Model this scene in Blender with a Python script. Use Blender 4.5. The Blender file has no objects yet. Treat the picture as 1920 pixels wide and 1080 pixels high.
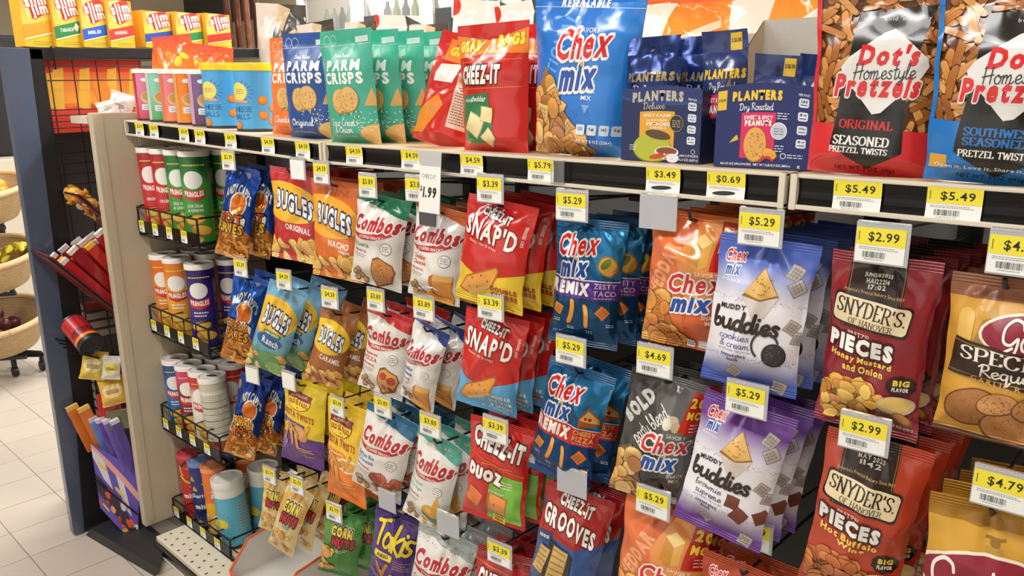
import bpy, bmesh, math, random
import numpy as np
from mathutils import Vector, Matrix
from mathutils.geometry import tessellate_polygon
SC = bpy.context.scene
COL = SC.collection
# ------------------------------------------------------------------ camera, world, lights, exposure
F_PX, CAM_D, CAM_H = 1454.7, 0.9, 1.33
_t, _y, _r = [math.radians(a) for a in (14.0647, 42.4586, -0.2335)]
FW = np.array([-math.sin(_y)*math.cos(_t), math.cos(_y)*math.cos(_t), -math.sin(_t)])
_rt = np.array([math.cos(_y), math.sin(_y), 0.0]); _up = np.cross(_rt, FW)
RT = _rt*math.cos(_r) + _up*math.sin(_r); UP = -_rt*math.sin(_r) + _up*math.cos(_r)
CP = np.array([0, -CAM_D, CAM_H])
cd = bpy.data.cameras.new('camera'); cam = bpy.data.objects.new('camera', cd); COL.objects.link(cam)
cd.sensor_width = 36; cd.lens = F_PX/1920*36; cd.clip_start = 0.02
cam.matrix_world = Matrix(((RT[0], UP[0], -FW[0], CP[0]), (RT[1], UP[1], -FW[1], CP[1]), (RT[2], UP[2], -FW[2], CP[2]), (0, 0, 0, 1)))
SC.camera = cam
SC.view_settings.view_transform = 'Standard'; SC.view_settings.look = 'None'
SC.view_settings.gamma = 1; SC.view_settings.use_curve_mapping = False
SC.view_settings.exposure = 0.0
world = bpy.data.worlds.new('world'); SC.world = world; world.use_nodes = True
world.node_tree.nodes['Background'].inputs[0].default_value = (1.0, 0.97, 0.93, 1)
world.node_tree.nodes['Background'].inputs[1].default_value = 0.30
def area(name, loc, size, power, col=(1, .985, .965), aim=None):
    l = bpy.data.lights.new(name, 'AREA'); l.shape = 'RECTANGLE'; l.size, l.size_y = size; l.energy = power; l.color = col
    o = bpy.data.objects.new(name, l); COL.objects.link(o); o.location = loc
    if aim: o.rotation_euler = (Vector(aim)-Vector(loc)).to_track_quat('-Z', 'Y').to_euler()
    return o
# fluorescent troffers of the shop ceiling (ceiling at 2.75 m)
for nm, lx, ly, pw in (('ceiling_lamp', -0.3, -1.1, 25), ('ceiling_lamp', -2.2, -1.15, 29), ('ceiling_lamp', 1.4, -1.1, 14),
                       ('ceiling_lamp', -1.2, 1.1, 58), ('ceiling_lamp', -3.6, 0.6, 50), ('ceiling_lamp', -3.6, -1.6, 22), ('ceiling_lamp', -1.5, 2.3, 85), ('ceiling_lamp', -5.0, 2.3, 60)):
    area(nm, (lx, ly, 2.72), (1.2, 0.3), pw)
area('added_cool_fill', (-1.0, -3.42, 1.35), (5.0, 1.7), 18, (.84, .92, 1), aim=(-1.0, 0, 1.2))   # cool fill added behind the camera to brighten the pegboard
# ------------------------------------------------------------------ helpers: pixels of the photograph to points on true planes
def on(ax, val, x, y):
    r = FW + RT*(x-960)/F_PX - UP*(y-540)/F_PX
    return CP + r*(val-CP[ax])/r[ax]
def lin(h):
    if not isinstance(h, str): return tuple(h)
    h = h.lstrip('#')
    if len(h) == 3: h = ''.join(c*2 for c in h)
    o = []
    for i in (0, 2, 4):
        c = int(h[i:i+2], 16)/255
        o.append(c/12.92 if c <= .04045 else ((c+.055)/1.055)**2.4)
    return tuple(o)
def tag(o, label=None, cat=None, group=None, kind=None):
    if label: o['label'] = label
    if cat: o['category'] = cat
    if group: o['group'] = group
    if kind: o['kind'] = kind
    return o
def link(o, parent=None):
    COL.objects.link(o)
    if parent is not None: o.parent = parent
    return o
def empty(name, loc=(0, 0, 0), rot=(0, 0, 0)):
    o = bpy.data.objects.new(name, None); o.empty_display_size = .02; COL.objects.link(o)
    o.location = loc; o.rotation_euler = rot; return o
def dup(o, loc=None, label=None, group=None, rot=None):
    c = o.copy(); COL.objects.link(c)
    if loc is not None: c.location = loc
    if rot is not None: c.rotation_euler = rot
    if label: c['label'] = label
    if group: c['group'] = group
    for ch in list(o.children):
        d = ch.copy(); COL.objects.link(d); d.parent = c
        for g in list(ch.children):
            e = g.copy(); COL.objects.link(e); e.parent = d
    return c
# ------------------------------------------------------------------ materials
MATS = {}
def mat(name, color=None, rough=.5, metal=0., bump=0., bscale=60., attr=False, coat=0., trans=0., emit=0., spec=.5, noise=0., nscale=8., btype='noise', alpha=1.):
    if name in MATS: return MATS[name]
    m = bpy.data.materials.new(name); m.use_nodes = True; nt = m.node_tree; N = nt.nodes; L = nt.links
    b = N['Principled BSDF']; b.inputs['Roughness'].default_value = rough; b.inputs['Metallic'].default_value = metal
    b.inputs['Specular IOR Level'].default_value = spec
    b.inputs['Coat Weight'].default_value = coat; b.inputs['Coat Roughness'].default_value = .08
    b.inputs['Transmission Weight'].default_value = trans; b.inputs['Alpha'].default_value = alpha
    tc = N.new('ShaderNodeTexCoord')
    if attr:
        a = N.new('ShaderNodeAttribute'); a.attribute_name = 'print'; src = a.outputs['Color']
    else:
        rgb = N.new('ShaderNodeRGB'); rgb.outputs[0].default_value = (*lin(color), 1); src = rgb.outputs[0]
    if noise:
        n = N.new('ShaderNodeTexNoise'); n.inputs['Scale'].default_value = nscale; n.inputs['Detail'].default_value = 5
        L.new(tc.outputs['Object'], n.inputs['Vector'])
        mr = N.new('ShaderNodeMapRange'); mr.inputs['To Min'].default_value = 1-noise; mr.inputs['To Max'].default_value = 1+noise*.6
        mr.inputs['From Min'].default_value = .3; mr.inputs['From Max'].default_value = .7
        L.new(n.outputs['Fac'], mr.inputs['Value'])
        mx = N.new('ShaderNodeMix'); mx.data_type = 'RGBA'; mx.blend_type = 'MULTIPLY'; mx.inputs['Factor'].default_value = 1
        L.new(src, mx.inputs['A']); L.new(mr.outputs['Result'], mx.inputs['B']); src = mx.outputs['Result']
    L.new(src, b.inputs['Base Color'])
    if emit:
        L.new(src, b.inputs['Emission Color']); b.inputs['Emission Strength'].default_value = emit
    if bump:
        bp = N.new('ShaderNodeBump'); bp.inputs['Strength'].default_value = 1.0; bp.inputs['Distance'].default_value = bump
        if btype == 'crimp':
            n = N.new('ShaderNodeTexWave'); n.bands_direction = 'Z'; n.inputs['Scale'].default_value = bscale
        elif btype == 'film':
            n0 = N.new('ShaderNodeTexNoise'); n0.inputs['Scale'].default_value = bscale*.5; n0.inputs['Detail'].default_value = 1
            oi = N.new('ShaderNodeObjectInfo'); va = N.new('ShaderNodeVectorMath'); va.operation = 'ADD'
            vm = N.new('ShaderNodeVectorMath'); vm.operation = 'SCALE'; vm.inputs[0].default_value = (3, 1, 7); L.new(oi.outputs['Random'], vm.inputs['Scale'])
            L.new(tc.outputs['Object'], va.inputs[0]); L.new(vm.outputs[0], va.inputs[1])
            L.new(va.outputs[0], n0.inputs['Vector'])
            n = N.new('ShaderNodeTexVoronoi'); n.feature = 'SMOOTH_F1'; n.inputs['Scale'].default_value = bscale; n.inputs['Smoothness'].default_value = .35
            mxv = N.new('ShaderNodeVectorMath'); mxv.operation = 'MULTIPLY_ADD'; mxv.inputs[1].default_value = (.03, .03, .03)
            L.new(n0.outputs['Color'], mxv.inputs[0]); L.new(va.outputs[0], mxv.inputs[2]); L.new(mxv.outputs[0], n.inputs['Vector'])
        else:
            n = N.new('ShaderNodeTexNoise'); n.inputs['Scale'].default_value = bscale; n.inputs['Detail'].default_value = 4
        if btype != 'film': L.new(tc.outputs['Object'], n.inputs['Vector'])
        L.new(n.outputs['Distance' if btype == 'film' else ('Fac')], bp.inputs['Height'])
        L.new(bp.outputs['Normal'], b.inputs['Normal'])
    MATS[name] = m; return m
GLOSS = mat('printed_gloss_film', attr=True, rough=.18, bump=.0055, bscale=22, btype='film', coat=.4)
MATTE = mat('printed_satin_film', attr=True, rough=.36, bump=.0036, bscale=20, btype='film', coat=.1)
FOIL = mat('printed_foil_film', attr=True, rough=.2, metal=.55, bump=.006, bscale=22, btype='film')
GCRIMP = mat('printed_crimp_seal', attr=True, rough=.3, bump=.0008, bscale=90, btype='crimp')
CARD = mat('printed_carton', attr=True, rough=.42, bump=.0002, bscale=300)
PAPER = mat('printed_paper', attr=True, rough=.5)
CANP = mat('printed_can_wrap', attr=True, rough=.28, coat=.15)
BLACKW = mat('black_wire', '#121214', rough=.38, metal=.2)
STEEL = mat('grey_wire', '#4a4d52', rough=.35, metal=.8)
ALMOND = mat('almond_steel', '#d9d0bd', rough=.42, noise=.03)
CLEAR = mat('clear_plastic', '#ffffff', rough=.08, trans=.95, spec=.5)
FROST = mat('frosted_tag', '#d4d6dc', rough=.35, trans=.35)
# ------------------------------------------------------------------ mesh collecting
class MB:
    """collects simple shapes into one mesh"""
    def __init__(s): s.v = []; s.f = []; s.c = []
    def add(s, V, Fc, col=None):
        n = len(s.v); s.v += [tuple(p) for p in V]; s.f += [tuple(i+n for i in f) for f in Fc]
        s.c += [lin(col) if col is not None else (1, 1, 1)]*len(V); return s
    def box(s, a, b, col=None, M=None):
        (x0, y0, z0), (x1, y1, z1) = a, b
        V = [(x, y, z) for x in (x0, x1) for y in (y0, y1) for z in (z0, z1)]
        if M is not None: V = [M @ Vector(p) for p in V]
        return s.add(V, [(0, 1, 3, 2), (4, 6, 7, 5), (0, 4, 5, 1), (2, 3, 7, 6), (0, 2, 6, 4), (1, 5, 7, 3)], col)
    def hexa(s, P, col=None):   # 8 points: bottom 4 ccw, top 4
        return s.add(P, [(3, 2, 1, 0), (4, 5, 6, 7), (0, 1, 5, 4), (1, 2, 6, 5), (2, 3, 7, 6), (3, 0, 4, 7)], col)
    def tube(s, pts, r, n=8, col=None, caps=True):
        pts = [Vector(p) for p in pts]; rings = []; up0 = None
        for i, p in enumerate(pts):
            d = ((pts[min(i+1, len(pts)-1)]-pts[max(i-1, 0)])).normalized()
            a = up0 if up0 is not None else (Vector((0, 0, 1)) if abs(d.z) < .9 else Vector((1, 0, 0)))
            e1 = d.cross(a).normalized(); e2 = e1.cross(d).normalized(); up0 = e2
            rr = r[i] if isinstance(r, (list, tuple)) else r
            rings.append([p+(e1*math.cos(2*math.pi*k/n)+e2*math.sin(2*math.pi*k/n))*rr for k in range(n)])
        V = [q for R in rings for q in R]; Fc = []
        for i in range(len(rings)-1):
            for k in range(n):
                Fc.append((i*n+k, i*n+(k+1) % n, (i+1)*n+(k+1) % n, (i+1)*n+k))
        if caps: Fc += [tuple(range(n))[::-1], tuple((len(rings)-1)*n+k for k in range(n))]
        return s.add(V, Fc, col)
    def lathe(s, prof, n=28, col=None, M=None):   # prof: (r,z) list
        V = []; Fc = []
        for r, z in prof:
            for k in range(n):
                a = 2*math.pi*k/n; V.append(Vector((r*math.cos(a), r*math.sin(a), z)))
        if M is not None: V = [M @ p for p in V]
        for i in range(len(prof)-1):
            for k in range(n): Fc.append((i*n+k, i*n+(k+1) % n, (i+1)*n+(k+1) % n, (i+1)*n+k))
        if prof[0][0] > 1e-6: Fc.append(tuple(range(n))[::-1])
        if prof[-1][0] > 1e-6: Fc.append(tuple((len(prof)-1)*n+k for k in range(n)))
        return s.add(V, Fc, col)
    def mesh(s, name, m, smooth=False, bevel=0):
        me = bpy.data.meshes.new(name); me.from_pydata(s.v, [], s.f); me.update()
        a = me.color_attributes.new('print', 'FLOAT_COLOR', 'POINT')
        arr = np.ones((len(s.v), 4), np.float32); arr[:, :3] = np.array(s.c, np.float32).reshape(-1, 3); a.data.foreach_set('color', arr.ravel())
        me.materials.append(m)
        if bevel:
            bm = bmesh.new(); bm.from_mesh(me)
            bmesh.ops.bevel(bm, geom=[e for e in bm.edges if len(e.link_faces) == 2 and e.calc_face_angle(0) > .5], offset=bevel, segments=2, affect='EDGES', profile=.6)
            bm.to_mesh(me); bm.free()
        if smooth:
            me.polygons.foreach_set('use_smooth', [True]*len(me.polygons))
            me.set_sharp_from_angle(angle=math.radians(40))
        return me
    def build(s, name, m, parent=None, smooth=False, bevel=0):
        return link(bpy.data.objects.new(name, s.mesh(name, m, smooth, bevel)), parent)
# ------------------------------------------------------------------ flat print: vector artwork laid on packaging surfaces
TXT = {}; CHR = {}
def char_mesh(ch, bold):
    k = (ch, bold)
    if k not in CHR:
        cu = bpy.data.curves.new('t', 'FONT'); cu.body = ch; cu.offset = bold; cu.resolution_u = 2; cu.fill_mode = 'FRONT'
        ob = bpy.data.objects.new('t', cu); me = bpy.data.meshes.new_from_object(ob)
        me.calc_loop_triangles(); V = np.array([v.co[:2] for v in me.vertices]).reshape(-1, 2)
        T = np.array([t.vertices[:] for t in me.loop_triangles], int).reshape(-1, 3)
        bpy.data.objects.remove(ob); bpy.data.curves.remove(cu); bpy.data.meshes.remove(me); CHR[k] = (V, T)
    return CHR[k]
def glyph(sx, bold, shear, space=1.0, ring=0.):
    """lettering laid out sign by sign; ring > 0 gives the same letters grown by that radius (for outlines)"""
    k = (sx, round(bold, 3), round(shear, 2), space, round(ring, 3))
    if k in TXT: return TXT[k]
    x = 0; VV, TT, MI = [], [], []; n = 0; core = min(bold, .03); grow = max(0, bold-core)*.75+ring
    sh = [(0, 0)] if grow < .004 else [(grow*math.cos(t), grow*math.sin(t)) for t in np.linspace(0, 2*math.pi, 13 if grow > .06 else 9)[:-1]]+[(0, 0)]
    gap = (.075+bold*1.3)*space+(space-1)*.3
    par = 0
    for ch in sx:
        if ch == ' ': x += .26*space; continue
        V, T = char_mesh(ch, core)
        if not len(V): continue
        w0, w1 = V[:, 0].min(), V[:, 0].max(); Q = V-np.array([w0-x, 0])
        for j, d in enumerate(sh): VV.append(Q+np.array(d)); TT.append(T+n); MI.append(np.full(len(T), 2*j+par)); n += len(Q)
        par = 1-par; x += (w1-w0)+gap
    V = np.concatenate(VV) if VV else np.zeros((0, 2)); T = np.concatenate(TT) if TT else np.zeros((0, 3), int)
    if shear and len(V): V = np.stack([V[:, 0]+shear*V[:, 1], V[:, 1]], 1)
    TXT[k] = (V, T, np.concatenate(MI) if MI else np.zeros(0)); return TXT[k]
def strokepoly(pts, w, chisel=None, closed=False, n=None):
    """thick polyline as list of convex quads/discs in the same units; w number or list"""
    P = [np.array(p, float) for p in pts]; out = []
    W = list(w) if isinstance(w, (list, tuple)) else [w]*len(P)
    for i in range(len(P)-1):
        a, b = P[i], P[i+1]; d = b-a; l = math.hypot(*d)
        if l < 1e-9: continue
        nx = np.array([-d[1], d[0]])/l
        k = 1.0
        if chisel is not None: k = chisel + (1-chisel)*abs(d[1])/l
        out.append([a+nx*W[i]*k/2, b+nx*W[i+1]*k/2, b-nx*W[i+1]*k/2, a-nx*W[i]*k/2])
    for i in range(0 if chisel is None else 1, len(P)-(0 if chisel is None else 1)):
        k = W[i]/2*(1 if chisel is None else chisel)
        out.append([P[i]+k*np.array([math.cos(t), math.sin(t)]) for t in np.linspace(0, 2*math.pi, 9)[:-1]])
    return out
def smooth(pts, n=6):
    P = [np.array(p, float) for p in pts]; out = []
    for i in range(len(P)-1):
        p0, p1, p2, p3 = P[max(i-1, 0)], P[i], P[i+1], P[min(i+2, len(P)-1)]
        for k in range(n):
            t = k/n
            out.append(.5*((2*p1)+(-p0+p2)*t+(2*p0-5*p1+4*p2-p3)*t*t+(-p0+3*p1-3*p2+p3)*t**3))
    out.append(P[-1]); return out
# serif capitals as pen strokes (y down, 0..1); c marks a curve
SER = {'S': (.62, [('c', [(.56, .24), (.52, .08), (.3, .03), (.1, .16), (.16, .4), (.42, .56), (.56, .76), (.42, .95), (.18, .97), (.06, .76)])]),
 'N': (.8, [('l', [(.14, 1), (.14, 0)]), ('l', [(.12, 0), (.66, 1)]), ('l', [(.66, 0), (.66, 1)])]),
 'Y': (.74, [('l', [(.08, 0), (.37, .52)]), ('l', [(.66, 0), (.37, .52)]), ('l', [(.37, .5), (.37, 1)])]),
 'D': (.76, [('l', [(.15, 0), (.15, 1)]), ('c', [(.1, .02), (.4, .02), (.66, .22), (.68, .5), (.64, .8), (.4, .98), (.1, .98)])]),
 'E': (.64, [('l', [(.15, 0), (.15, 1)]), ('l', [(.08, .03), (.56, .03), (.57, .2)]), ('l', [(.15, .5), (.42, .5)]), ('l', [(.08, .97), (.57, .97), (.6, .76)])]),
 'R': (.74, [('l', [(.15, 0), (.15, 1)]), ('c', [(.1, .02), (.42, .02), (.58, .14), (.56, .36), (.4, .49), (.15, .5)]), ('l', [(.36, .5), (.68, 1)])]),
 'P': (.66, [('l', [(.15, 0), (.15, 1)]), ('c', [(.1, .02), (.44, .02), (.6, .16), (.58, .4), (.42, .53), (.15, .54)])]),
 'C': (.7, [('c', [(.62, .26), (.54, .07), (.34, .02), (.12, .2), (.08, .5), (.14, .82), (.36, .98), (.56, .92), (.64, .74)])]),
 'I': (.32, [('l', [(.16, 0), (.16, 1)])]), "'": (.2, [('l', [(.1, 0), (.07, .28)])]), '.': (.2, [('l', [(.1, .9), (.1, 1)])]),
 'A': (.74, [('l', [(.37, 0), (.08, 1)]), ('l', [(.37, 0), (.67, 1)]), ('l', [(.18, .64), (.57, .64)])]),
 'L': (.6, [('l', [(.15, 0), (.15, 1)]), ('l', [(.08, .97), (.54, .97), (.57, .74)])]),
 'O': (.78, [('c', [(.38, .02), (.14, .16), (.07, .5), (.14, .84), (.38, .98), (.63, .84), (.7, .5), (.63, .16), (.38, .02)])]),
 'G': (.76, [('c', [(.62, .24), (.54, .07), (.34, .02), (.12, .2), (.08, .5), (.14, .82), (.36, .98), (.58, .92), (.62, .62)]), ('l', [(.44, .6), (.72, .6)])]),
 'T': (.66, [('l', [(.33, 0), (.33, 1)]), ('l', [(.05, .2), (.06, .03), (.6, .03), (.61, .2)])]),
 'H': (.8, [('l', [(.14, 0), (.14, 1)]), ('l', [(.66, 0), (.66, 1)]), ('l', [(.14, .5), (.66, .5)])]),
 'U': (.76, [('c', [(.14, 0), (.14, .7), (.24, .94), (.4, .98), (.56, .92), (.63, .7), (.63, 0)])]),
 'W': (1.0, [('l', [(.06, 0), (.28, 1)]), ('l', [(.5, .1), (.28, 1)]), ('l', [(.5, .1), (.72, 1)]), ('l', [(.94, 0), (.72, 1)])]),
 'V': (.74, [('l', [(.08, 0), (.37, 1)]), ('l', [(.67, 0), (.37, 1)])]), 'F': (.6, [('l', [(.15, 0), (.15, 1)]), ('l', [(.08, .03), (.55, .03), (.56, .2)]), ('l', [(.15, .5), (.42, .5)])]),
 'Z': (.66, [('l', [(.08, .03), (.58, .03)]), ('l', [(.58, .03), (.08, .97)]), ('l', [(.08, .97), (.6, .97)])]), ' ': (.4, [])}
SERIFS = set('NYDERPIALTHWVFU')
# lower case script (x height 0..1 down from .45; baseline 1)
SCR = {'b': (.5, [[(.06, .62), (.2, .1), (.16, .0), (.1, .3), (.08, .9), (.22, 1), (.4, .8), (.32, .56), (.12, .7)]]),
 'u': (.56, [[(.06, .5), (.05, .85), (.15, 1), (.34, .85), (.42, .5)], [(.42, .5), (.38, .9), (.46, 1), (.56, .85)]]),
 'd': (.54, [[(.4, .6), (.24, .5), (.06, .7), (.1, .97), (.28, .95), (.4, .7), (.5, .05)], [(.46, .3), (.4, .85), (.46, 1), (.56, .88)]]),
 'i': (.3, [[(.12, .5), (.08, .88), (.16, 1), (.3, .85)], [(.16, .26), (.17, .28)]]),
 'e': (.46, [[(.08, .8), (.36, .66), (.28, .48), (.08, .62), (.08, .9), (.24, 1), (.46, .84)]]),
 's': (.42, [[(.34, .54), (.2, .46), (.1, .6), (.3, .8), (.24, .98), (.06, .94)]]),
 'a': (.54, [[(.38, .56), (.2, .5), (.05, .74), (.12, .98), (.3, .9), (.4, .54)], [(.4, .54), (.37, .9), (.45, 1), (.54, .86)]]),
 'r': (.4, [[(.1, .5), (.1, 1)], [(.1, .7), (.2, .52), (.36, .54)]]), 't': (.36, [[(.2, .1), (.14, .85), (.22, 1), (.36, .86)], [(.02, .42), (.34, .38)]]),
 'o': (.5, [[(.24, .48), (.06, .68), (.12, .98), (.34, .96), (.42, .68), (.26, .48), (.34, .6), (.5, .56)]]),
 'm': (.8, [[(.08, .5), (.06, 1)], [(.08, .7), (.24, .48), (.3, .64), (.27, 1)], [(.29, .7), (.46, .48), (.54, .62), (.5, .92), (.6, 1), (.74, .86)]]),
 'y': (.52, [[(.08, .5), (.06, .82), (.2, .95), (.36, .8), (.42, .5)], [(.42, .5), (.34, 1.2), (.18, 1.38), (.08, 1.22), (.52, .88)]]),
 'l': (.3, [[(.06, .8), (.24, .2), (.16, .05), (.08, .4), (.08, .9), (.16, 1), (.3, .86)]]), 'n': (.56, [[(.08, .5), (.06, 1)], [(.08, .72), (.26, .48), (.36, .6), (.32, .9), (.4, 1), (.54, .86)]]),
 'g': (.52, [[(.38, .56), (.2, .48), (.05, .72), (.14, .94), (.32, .86), (.4, .52)], [(.4, .52), (.34, 1.2), (.16, 1.36), (.06, 1.2), (.5, .9)]]),
 'p': (.54, [[(.12, .5), (.06, 1.35)], [(.1, .72), (.28, .48), (.42, .66), (.34, .96), (.1, .92)]]), 'w': (.7, [[(.06, .5), (.08, .95), (.2, .98), (.32, .6), (.34, .95), (.48, .96), (.58, .5), (.7, .56)]]),
 'k': (.5, [[(.14, .05), (.06, 1)], [(.4, .5), (.1, .76), (.26, .82), (.44, 1)]]), 'q': (.54, [[(.38, .56), (.2, .48), (.05, .72), (.14, .96), (.32, .88), (.4, .52)], [(.4, .52), (.36, 1.38), (.54, 1.1)]]), 'x': (.5, [[(.08, .5), (.38, 1)], [(.42, .5), (.06, 1)]]), 'c': (.44, [[(.36, .56), (.22, .48), (.06, .7), (.12, .98), (.28, .98), (.44, .84)]]),
 'h': (.56, [[(.14, .05), (.06, 1)], [(.09, .74), (.26, .5), (.36, .62), (.32, .9), (.4, 1), (.54, .86)]]), "'": (.16, [[(.1, .05), (.06, .26)]]), ' ': (.3, []),
 'O': (.7, [[(.4, .04), (.1, .3), (.08, .8), (.3, 1), (.58, .75), (.6, .25), (.36, .05), (.3, .25), (.5, .3)]]), 'H': (.76, [[(.16, .1), (.22, .04), (.1, 1)], [(.62, .0), (.52, 1)], [(.02, .6), (.7, .46)]]),
 'D': (.7, [[(.2, .1), (.1, .95)], [(.02, .2), (.2, .02), (.55, .2), (.56, .7), (.3, .98), (.04, .92)]]), 'R': (.66, [[(.2, .08), (.1, 1)], [(.02, .22), (.22, .02), (.5, .1), (.46, .42), (.16, .52), (.36, .7), (.62, 1)]]),
 'T': (.6, [[(.02, .12), (.3, .06), (.62, .1)], [(.32, .08), (.22, .7), (.14, 1)]]), 'S': (.56, [[(.5, .14), (.3, .02), (.12, .2), (.4, .6), (.34, .92), (.06, .9)]]), 'C': (.6, [[(.56, .2), (.4, .03), (.1, .35), (.1, .85), (.34, 1), (.58, .8)]]),
 'G': (.8, [[(.84, .3), (.74, .08), (.42, .02), (.12, .3), (.14, .72), (.42, .82), (.68, .6), (.6, 1.1), (.3, 1.36), (.12, 1.16), (.5, .92)]]), 'B': (.62, [[(.2, .08), (.1, 1)], [(.02, .22), (.22, .02), (.48, .12), (.4, .42), (.16, .48), (.5, .6), (.44, .94), (.08, .96)]]), 'v': (.5, [[(.06, .5), (.18, 1), (.38, .52), (.5, .56)]]),
 '&': (.6, [[(.55, .95), (.2, .3), (.26, .05), (.42, .16), (.1, .7), (.2, 1), (.5, .6)]])}
class Art:
    """vector print in a box of 100 x 100 (x right, y down); asp = height / width of the panel"""
    def __init__(s, asp, bg): s.asp = asp; s.bg = bg; s.L = []; s.n = 0; s.hp = None; s.nh = 0
    def _tri(s, T, C, mi=0):
        T = np.asarray(T, float).reshape(-1, 3, 2); C = np.asarray(C, float)
        if C.ndim == 1: C = np.broadcast_to(C, (len(T), 3, 3))
        if len(T): s.L.append((T, np.array(C), s.n, s.hp, np.broadcast_to(np.asarray(mi, float), (len(T),))))
    def up(s): s.n += 1; return s
    def _rot(s, P, x, y, a):
        P = np.asarray(P, float).copy()
        if a:
            a = math.radians(a); c, q = math.cos(a), math.sin(a); dx = P[:, 0]-x; dy = (P[:, 1]-y)*s.asp
            P = np.stack([x+dx*c-dy*q, y+(dx*q+dy*c)/s.asp], 1)
        return P
    def P(s, pts, c, keep=False, cols=None):
        if not keep: s.n += 1
        P = [Vector((p[0], p[1], 0)) for p in pts]
        idx = tessellate_polygon([P])
        A = np.array([[p[0], p[1]] for p in pts], float)
        T = A[np.array(idx, int).reshape(-1, 3)]
        if cols is None: s._tri(T, lin(c))
        else:
            CC = np.array([lin(k) for k in cols]); s._tri(T, CC[np.array(idx, int).reshape(-1, 3)])
        return s
    def R(s, x, y, w, h, c, a=0, r=0, keep=False):
        if r:
            rx, ry = r, r/s.asp; pts = []
            for cx, cy, t0 in ((x+w-rx, y+ry, -90), (x+w-rx, y+h-ry, 0), (x+rx, y+h-ry, 90), (x+rx, y+ry, 180)):
                for k in range(5):
                    t = math.radians(t0+k*22.5); pts.append((cx+rx*math.cos(t), cy+ry*math.sin(t)))
        else: pts = [(x, y), (x+w, y), (x+w, y+h), (x, y+h)]
        return s.P(s._rot(pts, x+w/2, y+h/2, a), c, keep)
    def E(s, x, y, rx, ry, c, a=0, n=26, keep=False):
        t = np.linspace(0, 2*math.pi, n+1)[:-1]
        return s.P(s._rot(np.stack([x+rx*np.cos(t), y+ry*np.sin(t)], 1), x, y, a), c, keep)
    def O(s, x, y, r, c, keep=False, a=0): return s.E(x, y, r, r/s.asp, c, a, keep=keep)
    def V(s, y0, y1, c0, c1, x0=0, x1=100):
        s.n += 1; a, b = lin(c0), lin(c1); n = 6
        for i in range(n):
            ya, yb = y0+(y1-y0)*i/n, y0+(y1-y0)*(i+1)/n
            ca = [a[k]+(b[k]-a[k])*i/n for k in range(3)]; cb = [a[k]+(b[k]-a[k])*(i+1)/n for k in range(3)]
            s._tri([[(x0, ya), (x1, ya), (x1, yb)], [(x0, ya), (x1, yb), (x0, yb)]], [[ca, ca, cb], [ca, cb, cb]])
        return s
    def S(s, pts, w, c, sm=True, keep=False, chisel=None):
        """stroke; w in percent of the width"""
        if not keep: s.n += 1
        Q = [(p[0], p[1]*s.asp) for p in pts]
        if sm: Q = smooth(Q)
        if isinstance(w, (list, tuple)): w = list(np.interp(np.linspace(0, 1, len(Q)), np.linspace(0, 1, len(w)), w))
        for j, q in enumerate(strokepoly(Q, w, chisel)):
            A = np.array(q); A[:, 1] /= s.asp
            s._tri([[A[0], A[i], A[i+1]] for i in range(1, len(A)-1)], lin(c), j % 24)
        return s
    def _place(s, V, T, MI, x, y, w, h, box, c, a, arch, sk, keep=False):
        if not keep: s.n += 1
        x0, x1, y0, y1 = box
        U = (V[:, 0]-x0)/(x1-x0)-.5; Q = (V[:, 1]-y0)/(y1-y0)-.5
        X = x+U*w; Y = y-Q*h + arch*(4*U*U)*h - 0 + sk*U*w/s.asp
        P = s._rot(np.stack([X, Y], 1), x, y, a)
        if len(T): s._tri(P[T], lin(c), MI)
    def T(s, t, x, y, w, h, c, b=.02, sh=0, a=0, ol=None, olw=.045, ol2=None, olw2=.1, arch=0, sk=0, sp=1.0):
        """text fitted into a box centred at (x,y)"""
        V, T, MI = glyph(t, b, sh, space=sp)
        if not len(V): return s
        box = (V[:, 0].min(), V[:, 0].max(), V[:, 1].min(), V[:, 1].max())
        if ol2:
            V2, T2, M2 = glyph(t, b, sh, space=sp, ring=olw2*.62); s._place(V2, T2, M2, x, y, w, h, box, ol2, a, arch, sk)
        if ol:
            V2, T2, M2 = glyph(t, b, sh, space=sp, ring=olw*.62); s._place(V2, T2, M2, x, y, w, h, box, ol, a, arch, sk)
        s._place(V, T, MI, x, y, w, h, box, c, a, arch, sk); return s
    def pen(s, t, x, y, w, h, c, wt=.12, font='ser', a=0, ol=None, olw=.1, chisel=.4, sk=0, sh=0, trk=0.04):
        """serif or script pen lettering fitted into a box"""
        D = SER if font == 'ser' else SCR; cx = 0; strokes = []
        for ch in t:
            if ch not in D: ch = ch.upper() if ch.upper() in D else ' '
            aw, st = D[ch]
            for q in st:
                kind, pts = q if font == 'ser' else ('c', q)
                pts = [(cx+p[0], p[1]) for p in pts]
                strokes.append((smooth(pts, 5) if kind == 'c' else [np.array(p) for p in pts], kind, ch))
            cx += aw + (trk if font == 'ser' else -.02)
        if not strokes: return s
        allp = np.concatenate([np.array(q[0]) for q in strokes]); x0, x1 = allp[:, 0].min()-wt/2, allp[:, 0].max()+wt/2
        def fit(P):
            P = np.array(P, float); U = (P[:, 0]-x0)/(x1-x0)-.5; Q = P[:, 1]-.5
            X = x+U*w - sh*Q*w*.1; Y = y+Q*h+sk*U*w/s.asp
            return s._rot(np.stack([X, Y], 1), x, y, a)
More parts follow.
